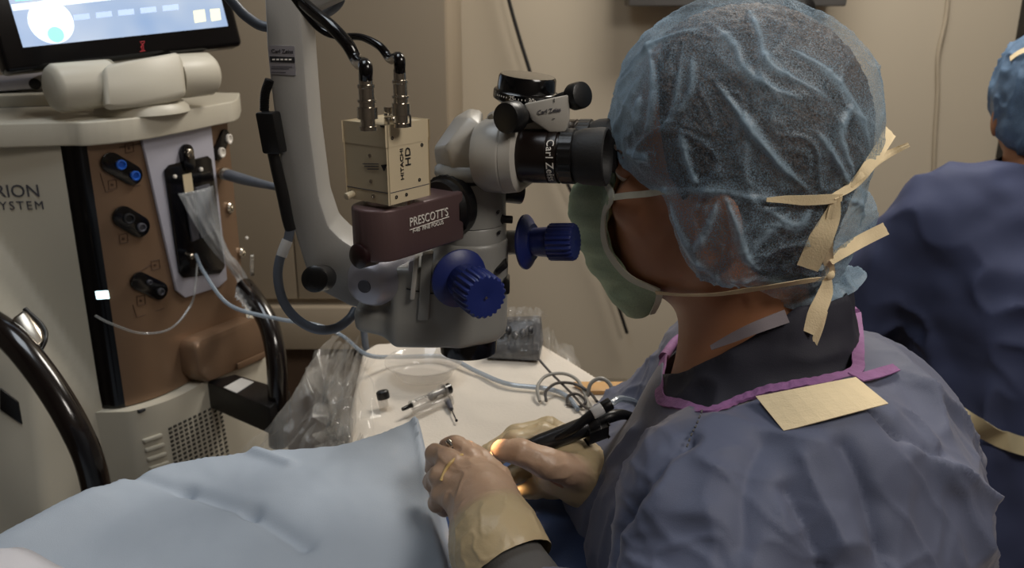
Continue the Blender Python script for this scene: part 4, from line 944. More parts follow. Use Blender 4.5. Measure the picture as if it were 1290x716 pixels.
for lab, m, r, pts in wires: tag(obj('coiled_wire', MB().tube([onT(*p) for p in pts], r, 8), m), lab, 'wire', 'coiled wires on the table')
# drainage bag hanging from the cassette bay
g = [[front_hit(212, 243, .02)[0], front_hit(234, 238, .024)[0], front_hit(256, 233, .02)[0]],
     [front_hit(226, 275, .024)[0], front_hit(244, 285, .036)[0], front_hit(270, 305, .022)[0]],
     [front_hit(246, 310, .028)[0], front_hit(262, 325, .038)[0], front_hit(282, 330, .03)[0]],
     [front_hit(278, 348, .03)[0], front_hit(290, 360, .034)[0], front_hit(300, 366, .03)[0]],
     [W(296, 374, 1.39), W(306, 386, 1.38), W(314, 402, 1.38)]]
v, q = crumpled(g, .006, 30, 90); o = link('drain_pouch', v, q, p_drain, ang=40); s_ = o.modifiers.new('thickness', 'SOLIDIFY'); s_.thickness = .002
tag(o, 'frosted clear pouch hanging from the black bay of the console', 'pouch')
# grey lead plugged into the console's right edge
gl = thing('grey_lead', W(300, 224, 1.48), 'grey lead with a metal plug in the right edge of the console', 'cable')
pa_, na_ = front_hit(279, 218, .0); pb_ = W(306, 226, 1.40)
obj('plug', MB().lathe(pa_, pb_ - pa_, [(0, .008), (.012, .008), (.013, .0105), (.03, .0105), (.031, .0085), (.05, .008)], 20), m_steel, gl)
obj('lead', MB().tube([pa_ + (pb_ - pa_) * .35, pb_, W(326, 231, 1.34), W(352, 237, 1.28), W(400, 250, 1.26), W(440, 300, 1.26), W(456, 400, 1.27), W(470, 520, 1.30)], [.0095, .0088, .007, .005, .005, .005, .005, .005], 12), m_cable, gl)
# ------------------------------------------------------------------ surgeon
m_skin = mat('skin', (168, 116, 84), .5, bump=(260, .12), var=(22, .07), sub=.1)
m_lip = mat('lips', (120, 66, 56), .45, var=(60, .08))
m_hair = mat('dark_hair', (84, 68, 57), .6, bump=(420, .8, .003), var=(380, .75))
m_gown = mat('gown_blue', (86, 93, 117), .62, bump=(1500, .25), var=(10, .05), spec=.5)
_b = m_gown.node_tree.nodes['Principled BSDF']; _b.inputs['Sheen Weight'].default_value = .25; _b.inputs['Sheen Roughness'].default_value = .5; _b.inputs['Sheen Tint'].default_value = lin((235, 225, 215)) + (1,)
m_bind = mat('purple_binding', (146, 98, 146), .7, bump=(240, .6, .002), var=(60, .12))
m_scrub = mat('scrub_navy', (38, 38, 50), .75, bump=(900, .2), var=(12, .1))
m_scrubedge = mat('scrub_edge', (150, 142, 148), .7, bump=(900, .2), var=(30, .05))
m_mask = bpy.data.materials['cotton_tape'].copy(); 
m_mask = mat('mask_green', (172, 192, 162), .8, bump=(1400, .5), var=(700, .10))
m_maskedge = mat('mask_edge', (216, 214, 196), .8, bump=(900, .3), var=(60, .05))
m_glove = mat('latex_glove', (198, 181, 152), .42, bump=(160, .25, .002), var=(26, .06), sub=.05)
_nt = m_glove.node_tree; _a = _nt.nodes.new('ShaderNodeAttribute'); _a.attribute_name = 'fold'; _m = _nt.nodes.new('ShaderNodeMix'); _m.data_type = 'RGBA'
_m.inputs[6].default_value = lin((182, 152, 128)) + (1,); _m.inputs[7].default_value = lin((184, 165, 130)) + (1,); _nt.links.new(_a.outputs['Fac'], _m.inputs[0]); _nt.links.new(_m.outputs[2], _nt.nodes['Principled BSDF'].inputs['Base Color'])
m_cuff = mat('knit_cuff', (86, 84, 82), .8, bump=(700, .4), var=(40, .08))
def cap_material(name, rgb, base):
    m = bpy.data.materials.new(name); m.use_nodes = True; nt = m.node_tree; nt.nodes.clear(); N = nt.nodes.new; L = nt.links.new
    o = N('ShaderNodeOutputMaterial'); t = N('ShaderNodeBsdfTransparent'); d = N('ShaderNodeBsdfDiffuse'); tl = N('ShaderNodeBsdfTranslucent'); gl = N('ShaderNodeBsdfGlossy')
    a = N('ShaderNodeMixShader'); b = N('ShaderNodeMixShader'); g2 = N('ShaderNodeMixShader')
    c = lin(rgb) + (1,); d.inputs[0].default_value = c; tl.inputs[0].default_value = c; gl.inputs['Roughness'].default_value = .45
    a.inputs[0].default_value = .35; L(d.outputs[0], a.inputs[1]); L(tl.outputs[0], a.inputs[2])
    g2.inputs[0].default_value = .05; L(a.outputs[0], g2.inputs[1]); L(gl.outputs[0], g2.inputs[2])
    at = N('ShaderNodeAttribute'); at.attribute_name = 'fold'
    tc = N('ShaderNodeTexCoord'); n1 = N('ShaderNodeTexNoise'); n1.inputs['Scale'].default_value = 900; n1.inputs['Detail'].default_value = 2
    n2 = N('ShaderNodeTexNoise'); n2.inputs['Scale'].default_value = 16; n2.inputs['Detail'].default_value = 5; n2.inputs['Distortion'].default_value = .8
    L(tc.outputs['Object'], n1.inputs['Vector']); L(tc.outputs['Object'], n2.inputs['Vector'])
    m1 = N('ShaderNodeMath'); m1.operation = 'MULTIPLY_ADD'; L(n1.outputs['Fac'], m1.inputs[0]); m1.inputs[1].default_value = 1.5; m1.inputs[2].default_value = base - .70
    m2 = N('ShaderNodeMath'); m2.operation = 'MULTIPLY_ADD'; L(n2.outputs['Fac'], m2.inputs[0]); m2.inputs[1].default_value = .16; L(m1.outputs[0], m2.inputs[2])
    m3 = N('ShaderNodeMath'); m3.operation = 'ADD'; m3.use_clamp = True; L(m2.outputs[0], m3.inputs[0]); L(at.outputs['Fac'], m3.inputs[1])
    L(m3.outputs[0], b.inputs[0]); L(t.outputs[0], b.inputs[1]); L(g2.outputs[0], b.inputs[2]); L(b.outputs[0], o.inputs['Surface'])
    bp = N('ShaderNodeBump'); bp.inputs['Strength'].default_value = .5; bp.inputs['Distance'].default_value = .002; L(n2.outputs['Fac'], bp.inputs['Height'])
    for s in (d, tl, gl): L(bp.outputs['Normal'], s.inputs['Normal'])
    return m
m_cap = cap_material('bouffant_cap', (166, 192, 212), .08)
m_cap2 = cap_material('assistant_cap', (120, 150, 185), .66)
def fattr(o, name, val):
    at = o.data.attributes.new(name, 'FLOAT', 'POINT'); at.data.foreach_set('value', np.asarray(val, np.float32))

yaw = math.radians(20); tilt = math.radians(-4); roll = math.radians(8)
HF = nrm(V(-math.cos(yaw) * math.cos(tilt), math.sin(yaw) * math.cos(tilt), -math.sin(tilt))); HL = nrm(np.cross(UP, HF)); HU = np.cross(HF, HL); HL, HU = HL * math.cos(roll) - HU * math.sin(roll), HU * math.cos(roll) + HL * math.sin(roll)
HC = W(910, 212, .764); HA = np.stack([HF, HL, HU])
def hl(f, l, u): return HC + HF * f + HL * l + HU * u
def loc(P): return (np.asarray(P) - HC) @ HA.T
def headpx(px, py, l=.055): p = loc(onP(px, py, hl(0, l, 0), HL)); return p[0], p[2]
NB = V(.231, .745, 1.062)
SL = V(.165, .590, 1.015); EL = V(.105, .415, .85); WL = W(628, 690, .70)
SR = V(.262, .895, 1.005); ER = V(.150, .975, .83); WR = W(745, 606, .865)
PV = V(.29, .76, .56)
def facef(P):
    d = s_ell(P, hl(-.008, 0, .036), (.099, .077, .096), HA)
    d = smin(d, s_ell(P, hl(.036, 0, -.045), (.056, .058, .082), HA), .02)
    d = smin(d, s_cap(P, hl(.074, .012, -.104), hl(.074, -.012, -.104), .017), .02)
    for s in (1, -1):
        d = smin(d, s_cap(P, hl(.066, .02 * s, -.10), hl(-.012, .056 * s, -.070), .015, .014), .016)
        d = smin(d, s_cap(P, hl(-.010, .056 * s, -.070), hl(-.012, .060 * s, -.02), .014, .014), .016)
        d = smin(d, s_cap(P, hl(.085, .012 * s, .018), hl(.070, .046 * s, .016), .009), .010)
        d = smin(d, s_ell(P, hl(.062, .042 * s, -.030), (.022, .020, .020), HA), .014)
        d = smax(d, -s_ell(P, hl(.092, .032 * s, -.001), (.014, .017, .012), HA), .008)
    d = smin(d, s_cap(P, hl(.090, 0, .004), hl(.108, 0, -.036), .006, .011), .010)
    for s in (1, -1): d = smin(d, s_ell(P, hl(.100, .012 * s, -.040), (.009, .007, .007), HA), .005)
    for u in (-.062, -.073): d = smin(d, s_cap(P, hl(.088, .018, u), hl(.088, -.018, u), .0065), .006)
    return d
def earf(P, s):
    c = hl(-.012, .080 * s, -.028)
    A = np.stack([nrm(HF + HL * s * -.35), nrm(HL + HF * s * .35) , HU])
    d = s_ell(P, c, (.021, .0075, .036), A)
    d = smax(d, -s_ell(P, c + HL * s * .008 + HF * .004 - HU * .002, (.011, .007, .021), A), .004)
    return smin(d, s_ell(P, c - HU * .030 + HF * .006, (.008, .006, .010), HA), .008)
def bodyskin(P):
    d = facef(P)
    for s in (1, -1): d = smin(d, earf(P, s), .006)
    d = smin(d, s_cap(P, hl(-.018, 0, -.055), NB + V(-.012, .005, -.02), .056, .060), .025)
    d = smin(d, s_ell(P, NB + V(-.01, 0, -.16), (.10, .15, .17), np.stack([nrm(V(-.9, .42, 0)), nrm(V(-.42, -.9, 0)), UP])), .05)
    d = smin(d, s_cap(P, NB - UP * .03, SL - UP * .02, .05, .045), .03); d = smin(d, s_cap(P, NB - UP * .03, SR - UP * .02, .05, .045), .03)
    d = smin(d, chain(P, [SL - UP * .02, EL, WL], [.045, .036, .024]), .02); d = smin(d, chain(P, [SR - UP * .02, ER, WR], [.045, .036, .024]), .02)
    d = smin(d, s_cap(P, WL, W(600, 625, .765), .022, .016), .02); d = smin(d, s_cap(P, WR, W(705, 590, .85), .022, .016), .02)
    return smin(d, s_cap(P, NB + V(.02, .01, -.2), PV, .10, .13), .05)
surgeon = thing('person', V(.29, .76, 0), 'seated surgeon in a sheer bouffant cap, green mask and blue gown at the microscope eyepieces', 'person')
v, q = sculpt(bodyskin, (-.10, .34, .40), (.46, 1.10, 1.40), .0032)
o = link('body', relax(v, q, 1), q, m_skin, surgeon, ang=0)
for s in (1, -1):
    ec = hl(.0745, .032 * s, -.001)
    eo = obj('eye', MB().ell(ec, (.0118,) * 3, nu=20, nv=14), mat('eye_white', (225, 218, 208), .15, var=(50, .03)) if s == 1 else bpy.data.materials['eye_white'], surgeon)
    obj('iris', MB().lathe(ec + HF * .0105, HF, [(0, .0056), (.0012, .0048), (.0016, .001)], 20), m_ink, eo)
    obj('eyelid', MB().ell(ec + HU * .0022 - HF * .0004, (.0126, .0135, .0115), HA, 20, 14), m_skin, eo)
    obj('eyebrow', MB().tube([hl(.089 - .010 * t * t, (.032 + .02 * t - .002) * s, .020 + .003 * (1 - t * t)) for t in (-.8, -.3, .2, .7, 1.1)], [.002, .0034, .0034, .0028, .001], 8), m_hair, surgeon)
# hair
hairf = lambda P: smin(s_ell(P, hl(-.012, 0, .036), (.103, .083, .101), HA), s_ell(P, hl(-.050, 0, -.045), (.050, .060, .058), HA), .03)
v, q = sculpt(hairf, HC - .16, HC + .17, .0030)
n = vnormals(v, q); lv = loc(v)
ub = np.interp(lv[:, 0], [-.2, -.10, -.05, -.028, -.022, .012, .020, .035, .052, .07], [-.10, -.098, -.088, -.060, .005, .002, -.012, .012, .072, .14]) + .022 * (fbm(v * 60) - .5)
v = v + n * (.0035 * (noise(v * 420) - .5) + .003 * (fbm(v * 70) - .5))[:, None]
v, q, _ = keep(v, q, lv[:, 2] > ub)
link('hair', v, q, m_hair, surgeon, ang=0)
# bouffant cap
capbase = lambda P: smin(smin(s_ell(P, hl(-.011, 0, .042), (.110, .089, .103), HA), s_ell(P, hl(-.052, 0, -.035), (.066, .078, .068), HA), .03),
                        smin(s_ell(P, hl(-.014, .078, -.026), (.034, .017, .044), HA), s_ell(P, hl(-.014, -.078, -.026), (.034, .017, .044), HA), .01), .03)
def capf(P):
    d = smin(capbase(P), s_ell(P, W(1070, 272, .785), (.024, .026, .026)), .016)
    d = smin(d, s_ell(P, W(1052, 368, .79), (.036, .034, .022)), .018)
    return smin(d, s_ell(P, W(1000, 385, .775), (.04, .03, .02)), .02)
v, q = sculpt(capf, HC - .19, HC + .20, .0016)
v = relax(v, q, 1); n = vnormals(v, q); lv = loc(v)
CR_ = [[(905, 108), (930, 140), (955, 172), (985, 208), (1020, 240)], [(862, 62), (856, 100), (848, 140), (832, 165)], [(822, 55), (824, 100), (820, 150), (812, 168)],
       [(780, 110), (800, 80), (840, 52), (885, 40)], [(905, 38), (928, 60), (938, 85), (972, 110), (1010, 125)], [(940, 10), (955, 45), (965, 80), (1000, 100), (1050, 130)],
       [(860, 165), (868, 200), (880, 235)], [(800, 228), (840, 238), (900, 242), (950, 250), (985, 252)], [(1030, 165), (1055, 205), (1068, 235)], [(912, 243), (925, 280), (938, 320), (960, 345)],
       [(1000, 262), (960, 300), (935, 330)], [(960, 262), (1000, 285), (1020, 262)], [(782, 215), (800, 170), (806, 120)], [(835, 168), (870, 120), (875, 70)], [(1080, 120), (1060, 170), (1075, 220)],
       [(845, 252), (858, 290), (876, 328), (905, 350), (950, 372)], [(880, 345), (930, 350), (980, 355), (1030, 352)], [(990, 60), (1040, 90), (1080, 140), (1095, 190)], [(770, 170), (790, 190), (820, 200)],
       [(1000, 390), (1030, 372), (1060, 380), (1088, 372)], [(1020, 405), (1045, 390), (1080, 392)], [(1062, 250), (1085, 262), (1088, 290)], [(838, 60), (790, 130), (775, 180)], [(905, 250), (890, 290), (872, 320)]]
fold = np.zeros(len(v))
for k, cr in enumerate(CR_):
    P3 = [trace(capf, x, y) for x, y in cr]; P3 = [p for p in P3 if p is not None]
    if len(P3) < 2: continue
    P3 = smooth_path(P3, 5); best = np.full(len(v), 1e9); tt = np.zeros(len(v))
    nc = vnormals(v, q) if k == 0 else nc
    sgn = np.zeros(len(v))
    wob = .004 * (noise(v * 60 + k) - .5) * 2
    for i in range(len(P3) - 1):
        a, b = P3[i], P3[i + 1]; e_ = b - a; h = np.clip(((v - a) @ e_) / (e_ @ e_ + 1e-12), 0, 1); dd = np.linalg.norm(v - a - h[:, None] * e_, axis=1)
        sgn = np.where(dd < best, np.einsum('ij,ij->i', np.cross(np.broadcast_to(e_, v.shape), v - a), nc), sgn); tt = np.where(dd < best, (i + h) / (len(P3) - 1), tt); best = np.minimum(best, dd)
    w = .0016 + .0022 * (1 - np.abs(2 * tt - 1)); k_ = (np.exp(-((best + wob * .4) / w) ** 2) + .42 * np.exp(-best / .011) * (sgn * (1 if k % 2 else -1) > 0)) * np.clip(np.minimum(tt, 1 - tt) * 6 + .2, 0, 1)
    s = (0.62, .42, .55)[k % 3]; fold = np.maximum(fold, k_ * s)
lv2 = lv.copy(); q1 = np.stack([lv[:, 0] * 26, lv[:, 1] * 16, lv[:, 2] * 16], 1) + 3.0 * fbm(v * 11)[:, None]
r1 = ridge(q1) ** 9; r2 = ridge(q1 * 2.1 + 5) ** 11
ubc = [headpx(x, y, .06) for x, y in ((700, 175), (760, 200), (783, 214), (806, 230), (840, 240), (854, 272), (874, 326), (896, 348), (940, 372), (985, 396), (1028, 410), (1100, 396), (1180, 380))]
ubc = sorted(ubc); u_ = np.interp(lv[:, 0], [p[0] for p in ubc], [p[1] for p in ubc])
edge = np.exp(-((lv[:, 2] - u_) / .006) ** 2); front = np.clip((lv[:, 0] - .045) / .03, 0, 1); lowpuff = np.clip((-.045 - lv[:, 2]) / .02, 0, 1) * np.clip((-.03 - lv[:, 0]) / .03, 0, 1)
back = np.clip((-.095 - lv[:, 0]) / .02, 0, 1)
al = np.clip(fold + .13 * r1 + .12 * r2 + .25 * edge + .62 * front * (.5 + .7 * fbm(v * 40)) + .24 * np.exp(-np.abs(lv[:, 2] - u_ - .012) / .012) * (lv[:, 0] > -.05) + .24 * lowpuff + .25 * back, 0, .8)
v2 = v + n * (.004 * fold + .0022 * r1 + .0014 * r2 + .008 * (fbm(v * 22, 3) - .5) + .0015 * (noise(v * 160) - .5) + .009 * lowpuff * (ridge(v * 60) - .5))[:, None]
v2, q, u = keep(v2, q, lv[:, 2] > u_)
o = link('bouffant_cap', v2, q, m_cap, surgeon, ang=0); fattr(o, 'fold', al[u])
# mask
def maskf(P):
    d = facef(P) - .0045
    d = smin(d, s_ell(P, hl(.078, 0, -.070), (.046, .040, .062), HA), .016)
    a_, b_ = headpx(802, 374, .03); d = smin(d, s_cap(P, hl(a_, .028, b_), hl(a_, -.028, b_), .021), .02)
    return smin(d, s_cap(P, hl(.100, 0, -.005), hl(.122, 0, -.055), .012, .014), .02)
v, q = sculpt(maskf, hl(.08, 0, -.06) - .16, hl(.08, 0, -.06) + .16, .0022)
n = vnormals(v, q); lv = loc(v)
MK = [(752, 212), (766, 232), (772, 250), (763, 268), (762, 300), (772, 325), (795, 350), (832, 366)]
mkl = sorted([(headpx(x, y, .052)[1], headpx(x, y, .052)[0]) for x, y in MK])
fb_ = np.interp(lv[:, 2], [p[0] for p in mkl], [p[1] for p in mkl])
lo_ = np.interp(lv[:, 0], sorted([headpx(832, 366)[0], headpx(821, 394)[0], headpx(740, 360)[0]]), [p[1] for p in sorted([headpx(832, 366), headpx(821, 396), headpx(740, 360)])]) - .03
ply = [headpx(x, y, .052) for x, y in MK] + [headpx(822, 396, .04), headpx(790, 400, .0), (.2, headpx(740, 390, 0)[1] - .02), (.2, headpx(752, 205)[1])]
inm = inpoly(lv[:, 0], lv[:, 2], ply)
pleat = np.sin((lv[:, 2] + .35 * lv[:, 0]) * 2 * math.pi / .026); pleat = np.sign(pleat) * np.abs(pleat) ** .4
v2 = v + n * (.0009 * pleat * np.clip((lv[:, 0] - .035) / .03, 0, 1) + .003 * (fbm(v * 25) - .5))[:, None]
v2, q, u = keep(v2, q, inm)
o = link('face_mask', v2, q, m_mask, surgeon, ang=35); s_ = o.modifiers.new('thickness', 'SOLIDIFY'); s_.thickness = .0012
def onf(f, pts, off, d0=None):
    out = []; nn = []
    for x, y in pts:
        p = trace(f, x, y)
        if p is None: p = W(x, y, d0 or .78); g = -nrm(RD(x, y))
        else: g = grad(f, p)
        out.append(p + g * off); nn.append(g)
    return out, nn
pm_, nm_ = onf(maskf, MK[1:] , .0012); obj('mask_edge', MB().ribbon(pm_, .0065, nm_, .0016), m_maskedge, surgeon)
pm_, nm_ = onf(maskf, [(832, 366), (828, 380), (821, 394)], .0012, .72); obj('mask_edge', MB().ribbon(pm_, .0055, nm_, .0016), m_maskedge, surgeon)
headall = lambda P: np.minimum(np.minimum(capf(P), bodyskin(P)), maskf(P))
def tie(f, pts, wid, off=.004, curl=.0, d0=None):
    p, n_ = onf(f, pts, off, d0); return MB().ribbon(p, wid, n_, .0007, 6, curl)
obj('mask_tie', tie(headall, [(770, 250), (790, 247), (815, 244), (842, 239)], .0055, .0015), m_maskedge, surgeon)
obj('mask_tie', tie(headall, [(962, 250), (985, 249), (1010, 249), (1035, 248), (1054, 246)], [.003, .006, .008, .008, .006], .006), m_tape, surgeon)
obj('mask_tie', tie(headall, [(828, 364), (860, 366), (900, 366), (940, 361), (980, 354), (1012, 349), (1044, 345)], [.0045, .004, .004, .0055, .006, .006, .004], .0045), m_tape, surgeon)
def tail(pts, wid, curl=.0006, face=None):
    P = []
    for x, y, d in pts:
        h_ = trace(headall, x, y)
        P.append(W(x, y, min(d, np.dot(h_ - CAM, CF) - .007) if h_ is not None else d))
    n_ = [-nrm(RD(p[0], p[1])) + V(.25, 0, .1) for p in pts]; return MB().ribbon(P, wid, n_, .0009, 6, curl)
DK = .735
for pts, wid in (([(1050, 248, DK), (1076, 232, .74), (1098, 204, .75), (1122, 166, .752)], [.005, .007, .010, .0115]),
                 ([(1072, 235, .742), (1092, 214, .75), (1114, 197, .752), (1145, 182, .752)], [.003, .006, .007, .004]),
                 ([(1054, 246, DK), (1048, 272, .725), (1034, 302, .72), (1017, 338, .722)], [.005, .013, .018, .017]),
                 ([(1052, 250, DK), (1046, 280, .722), (1042, 312, .718), (1046, 346, .722)], [.005, .008, .009, .0085]),
                 ([(1046, 330, .728), (1064, 316, .73), (1088, 302, .735), (1116, 288, .74)], [.006, .010, .011, .011]),
                 ([(1043, 346, .728), (1040, 368, .722), (1030, 392, .72), (1017, 419, .722)], [.005, .012, .014, .011]),
                 ([(1038, 392, .722), (1033, 412, .724), (1024, 437, .728)], [.006, .006, .0055])):
    obj('tie_tail', tail(pts, wid), m_tape, surgeon)
obj('knot', MB().ell(W(1051, 248, DK - .004), (.006, .005, .0045)), m_tape, surgeon)
obj('knot', MB().ell(W(1043, 346, .722), (.0055, .005, .005)), m_tape, surgeon)

# gown
GA = np.stack([nrm(V(-.906, .42, 0)), nrm(V(-.42, -.906, 0)), UP]); GF, GL = GA[0], GA[1]
def torsof(P):
    d = s_ell(P, NB + V(.040, -.01, -.055), (.115, .15, .075), GA)
    d = smin(d, s_ell(P, NB + V(.005, .0, -.20), (.165, .20, .19), GA), .05)
    d = smin(d, s_cap(P, NB + V(.02, 0, -.25), PV + V(-.02, 0, 0), .15, .20), .06)
    d = smin(d, s_cap(P, NB + V(-.005, -.03, -.055), SL + V(0, 0, -.015), .062, .072), .04)
    return smin(d, s_cap(P, NB + V(-.03, .03, -.055), SR + V(0, 0, -.005), .062, .072), .04)
def backf(P):
    d = s_ell(P, W(1055, 560, .79), (.098, .135, .092), GA)
    return smin(d, s_ell(P, W(1080, 700, .78), (.100, .135, .125), GA), .06)
def flapf(P):
    d = s_cap(P, W(1020, 600, .70), W(1010, 800, .70), .085, .12)
    return smin(d, s_ell(P, W(1130, 655, .735), (.065, .075, .09), GA), .05)
def sleevef(P):
    d = chain(P, [SL + V(0, .01, -.02), EL, EL * .35 + WL * .65, WL * .66 + EL * .34], [.080, .074, .052, .045], .03)
    return smin(d, chain(P, [SR, ER, ER * .35 + WR * .65, WR * .86 + ER * .14], [.080, .074, .050, .037], .03), .02)
def gownf(P):
    d = smin(torsof(P), backf(P), .03); d = smin(d, sleevef(P), .03)
    d = smin(d, s_ell(P, V(.125, .82, .82), (.05, .12, .12), GA), .04)
    return smin(d, flapf(P), .012)
v, q = sculpt(gownf, (-.12, .24, .34), (.58, 1.16, 1.12), .0034)
v = relax(v, q, 1); n = vnormals(v, q)
def foldfield(P):
    a = fbm(P * 9, 3) - .5
    q1 = np.stack([P @ nrm(V(.8, .2, .55)) * 20, P @ nrm(V(-.4, .9, 0)) * 5, P @ nrm(V(-.5, -.2, .8)) * 6], 1) + 1.5 * a[:, None]
    q2 = np.stack([P @ nrm(V(.2, -.6, .75)) * 15, P @ nrm(V(.9, .3, 0)) * 8, P @ nrm(V(0, .6, .6)) * 6], 1) + 1.2 * a[:, None] + 7
    q3 = np.stack([P @ nrm(V(.7, .5, .5)) * 38, P @ nrm(V(-.5, .8, .1)) * 9, P @ nrm(V(-.4, -.3, .85)) * 11], 1) + 2.2 * a[:, None] + 3
    q4 = np.stack([P @ nrm(V(.3, -.8, .5)) * 34, P @ nrm(V(.9, .3, 0)) * 10, P @ nrm(V(-.1, .5, .8)) * 8], 1) + 2.2 * a[:, None] + 11
    return .0026 * ridge(q3) ** 6 + .0022 * ridge(q4) ** 7 + .008 * a + .0065 * (ridge(q1) ** 4 - .25) + .0045 * (ridge(q2) ** 5 - .2) + .0022 * (ridge(P * 40 + 3 * a[:, None]) ** 4 - .2)
NL = [(838, 452), (833, 500), (856, 511), (890, 520), (925, 509), (960, 496), (1000, 488), (1040, 481), (1077, 470)]
nlp, nln = onf(gownf, NL, .0, .86)
bk_, bn_ = onf(gownf, [(1080, 450), (1079, 430), (1077, 395)], .0, .82)
far = [W(1060, 386, .88), W(1000, 390, .96), W(910, 400, .99), W(858, 425, .96)]
loopP = nlp + bk_ + far
lpxy = [(p[0], p[1]) for p in loopP]
dpoly = polydist(v[:, 0], v[:, 1], lpxy); inside = (dpoly < 0) & (v[:, 2] > .955) & (n[:, 2] > -.2)
tabc = trace(gownf, 1035, 515); calm = np.clip(np.abs(dpoly) / .05, .15, 1) * np.clip(np.linalg.norm(v - tabc, axis=1) / .05 - .9, .08, 1)
cuffw = np.clip(np.minimum(np.linalg.norm(v - WL, axis=1), np.linalg.norm(v - WR, axis=1)) / .15, .2, 1)
v2 = v + n * (foldfield(v) * calm * cuffw)[:, None]
def linecrease(v, n, pts, amp, w, off0=0, f=gownf):
    P3 = smooth_path(onf(f, pts, 0)[0], 4); best = np.full(len(v), 1e9)
    for i in range(len(P3) - 1):
        a, b = P3[i], P3[i + 1]; e_ = b - a; h = np.clip(((v - a) @ e_) / (e_ @ e_ + 1e-12), 0, 1); best = np.minimum(best, np.linalg.norm(v - a - h[:, None] * e_, axis=1))
    return amp * (.5 * np.exp(-(best / w) ** 2) + .7 * np.exp(-best / (w * .55)))
dsp = 0
for pts, amp, w in (([(1105, 512), (1130, 540), (1160, 565), (1180, 578)], -.012, .009), ([(870, 560), (815, 625), (785, 665), (775, 714)], -.010, .008), ([(850, 580), (840, 625), (800, 680)], .006, .012),
                    ([(1060, 560), (1090, 620), (1110, 700)], -.008, .010), ([(1010, 580), (1026, 620), (1062, 690)], .007, .016), ([(960, 560), (940, 610), (935, 690)], -.006, .012), ([(1150, 560), (1190, 590), (1235, 628)], .012, .010),
                    ([(990, 620), (1010, 660), (1030, 714)], -.007, .009), ([(900, 530), (960, 545), (1040, 560)], .005, .014), ([(760, 600), (740, 650), (728, 712)], -.007, .008), ([(800, 545), (765, 590), (742, 640)], .006, .010), ([(1100, 400), (1150, 470), (1190, 545)], .006, .018)):
    dsp = dsp + linecrease(v, n, pts, amp, w)
v2 = v2 + n * np.asarray(dsp)[:, None]
v2, q2, u = keep(v2, q, ~inside & (v[:, 2] > .44))
gown = link('gown', v2, q2, m_gown, surgeon, ang=0)
s_ = gown.modifiers.new('thickness', 'SOLIDIFY'); s_.thickness = .0015
bd, bnm = onf(gownf, NL + [(1080, 452), (1080, 430), (1078, 395)], .002, .86)
def ruffle(P, N_, wid, amp):
    P = smooth_path(P, 10); m_ = len(P); N_ = np.stack([np.interp(np.linspace(0, 1, m_), np.linspace(0, 1, len(N_)), np.array(N_)[:, i]) for i in range(3)], 1)
    P = P + N_ * (amp * np.sin(np.arange(m_) * 1.7) + amp * .7 * np.sin(np.arange(m_) * .63))[:, None]
    return MB().ribbon(P, wid, N_, .0022, 1)
obj('neck_binding', ruffle(bd, bnm, .0100, .0004), m_bind, surgeon)
fp = [bd[-1]] + [p + V(0, 0, .0) for p in far] + [bd[0]]
obj('neck_binding', MB().tube(fp, .005, 10), m_bind, surgeon)
tp2, tn2 = onf(gownf, [(1074, 484), (1090, 482), (1108, 476), (1125, 470)], .006, .70); obj('binding_tail', MB().ribbon(tp2, [.013, .011, .0095, .008], tn2, .0012, 6, .0005), m_bind, surgeon)
# paper tape tab across the back of the neckline
tb = []; C4 = [(956, 507), (1074, 484), (1112, 521), (988, 548)]
G_n = 9; vs = []; fs = []
for i in range(G_n):
    for j in range(G_n):
        a = i / (G_n - 1); b = j / (G_n - 1)
        px = (1 - b) * ((1 - a) * 956 + a * 1074) + b * ((1 - a) * 988 + a * 1112); py = (1 - b) * ((1 - a) * 507 + a * 484) + b * ((1 - a) * 548 + a * 515)
        p, n_ = onf(gownf, [(px, py)], .0062, .70); vs.append(p[0])
for i in range(G_n - 1):
    for j in range(G_n - 1): fs.append((i * G_n + j, i * G_n + j + 1, (i + 1) * G_n + j + 1, (i + 1) * G_n + j))
o = link('tape_tab', vs, fs, m_tape, surgeon, smooth=False); s_ = o.modifiers.new('thickness', 'SOLIDIFY'); s_.thickness = .0012
st = MB(); sp_, sn_ = onf(gownf, [(886, 524), (880, 540), (874, 552), (868, 568)], .0045, .7); sp_ = smooth_path(sp_, 5)
for i in range(0, len(sp_) - 1, 2): st.cyl(sp_[i], sp_[i + 1], .0007, n=6)
obj('stitching', st, m_cuff, surgeon)
# scrub shirt inside the gown
def scrubf(P):
    d = torsof(P) + .010
    d = smin(d, s_cap(P, NB + V(.005, .0, -.06), NB + V(-.002, 0, .05), .098, .071), .03)
    return d
v, q = sculpt(scrubf, (.0, .50, .80), (.48, 1.02, 1.14), .0036); n = vnormals(v, q)
neckd = s_cap(v.astype(np.float32), hl(-.02, 0, -.055), NB + V(-.012, .005, -.02), .060, .062)
cA = trace(scrubf, 868, 462); cB = trace(scrubf, 985, 397); cN = nrm(np.cross(cB - cA, GL)); cN = cN * np.sign(cN[2])
v2 = v + n * (.010 * (fbm(v * 18) - .5) + .005 * (ridge(v * 30) ** 2 - .4))[:, None]
v2, q, u = keep(v2, q, ((v - cA) @ cN < 0) & (v[:, 2] > .88))
o = link('scrub_shirt', v2, q, m_scrub, surgeon, ang=0); s_ = o.modifiers.new('thickness', 'SOLIDIFY'); s_.thickness = .002
skin_or = lambda P: np.minimum(bodyskin(P) - .003, scrubf(P))
ce, cn_ = onf(scrubf, [(900, 438), (926, 424), (955, 411), (990, 398)], .004, .72)
obj('scrub_collar', MB().ribbon(ce, [.004, .008, .010, .011], cn_, .0022), m_scrubedge, surgeon)
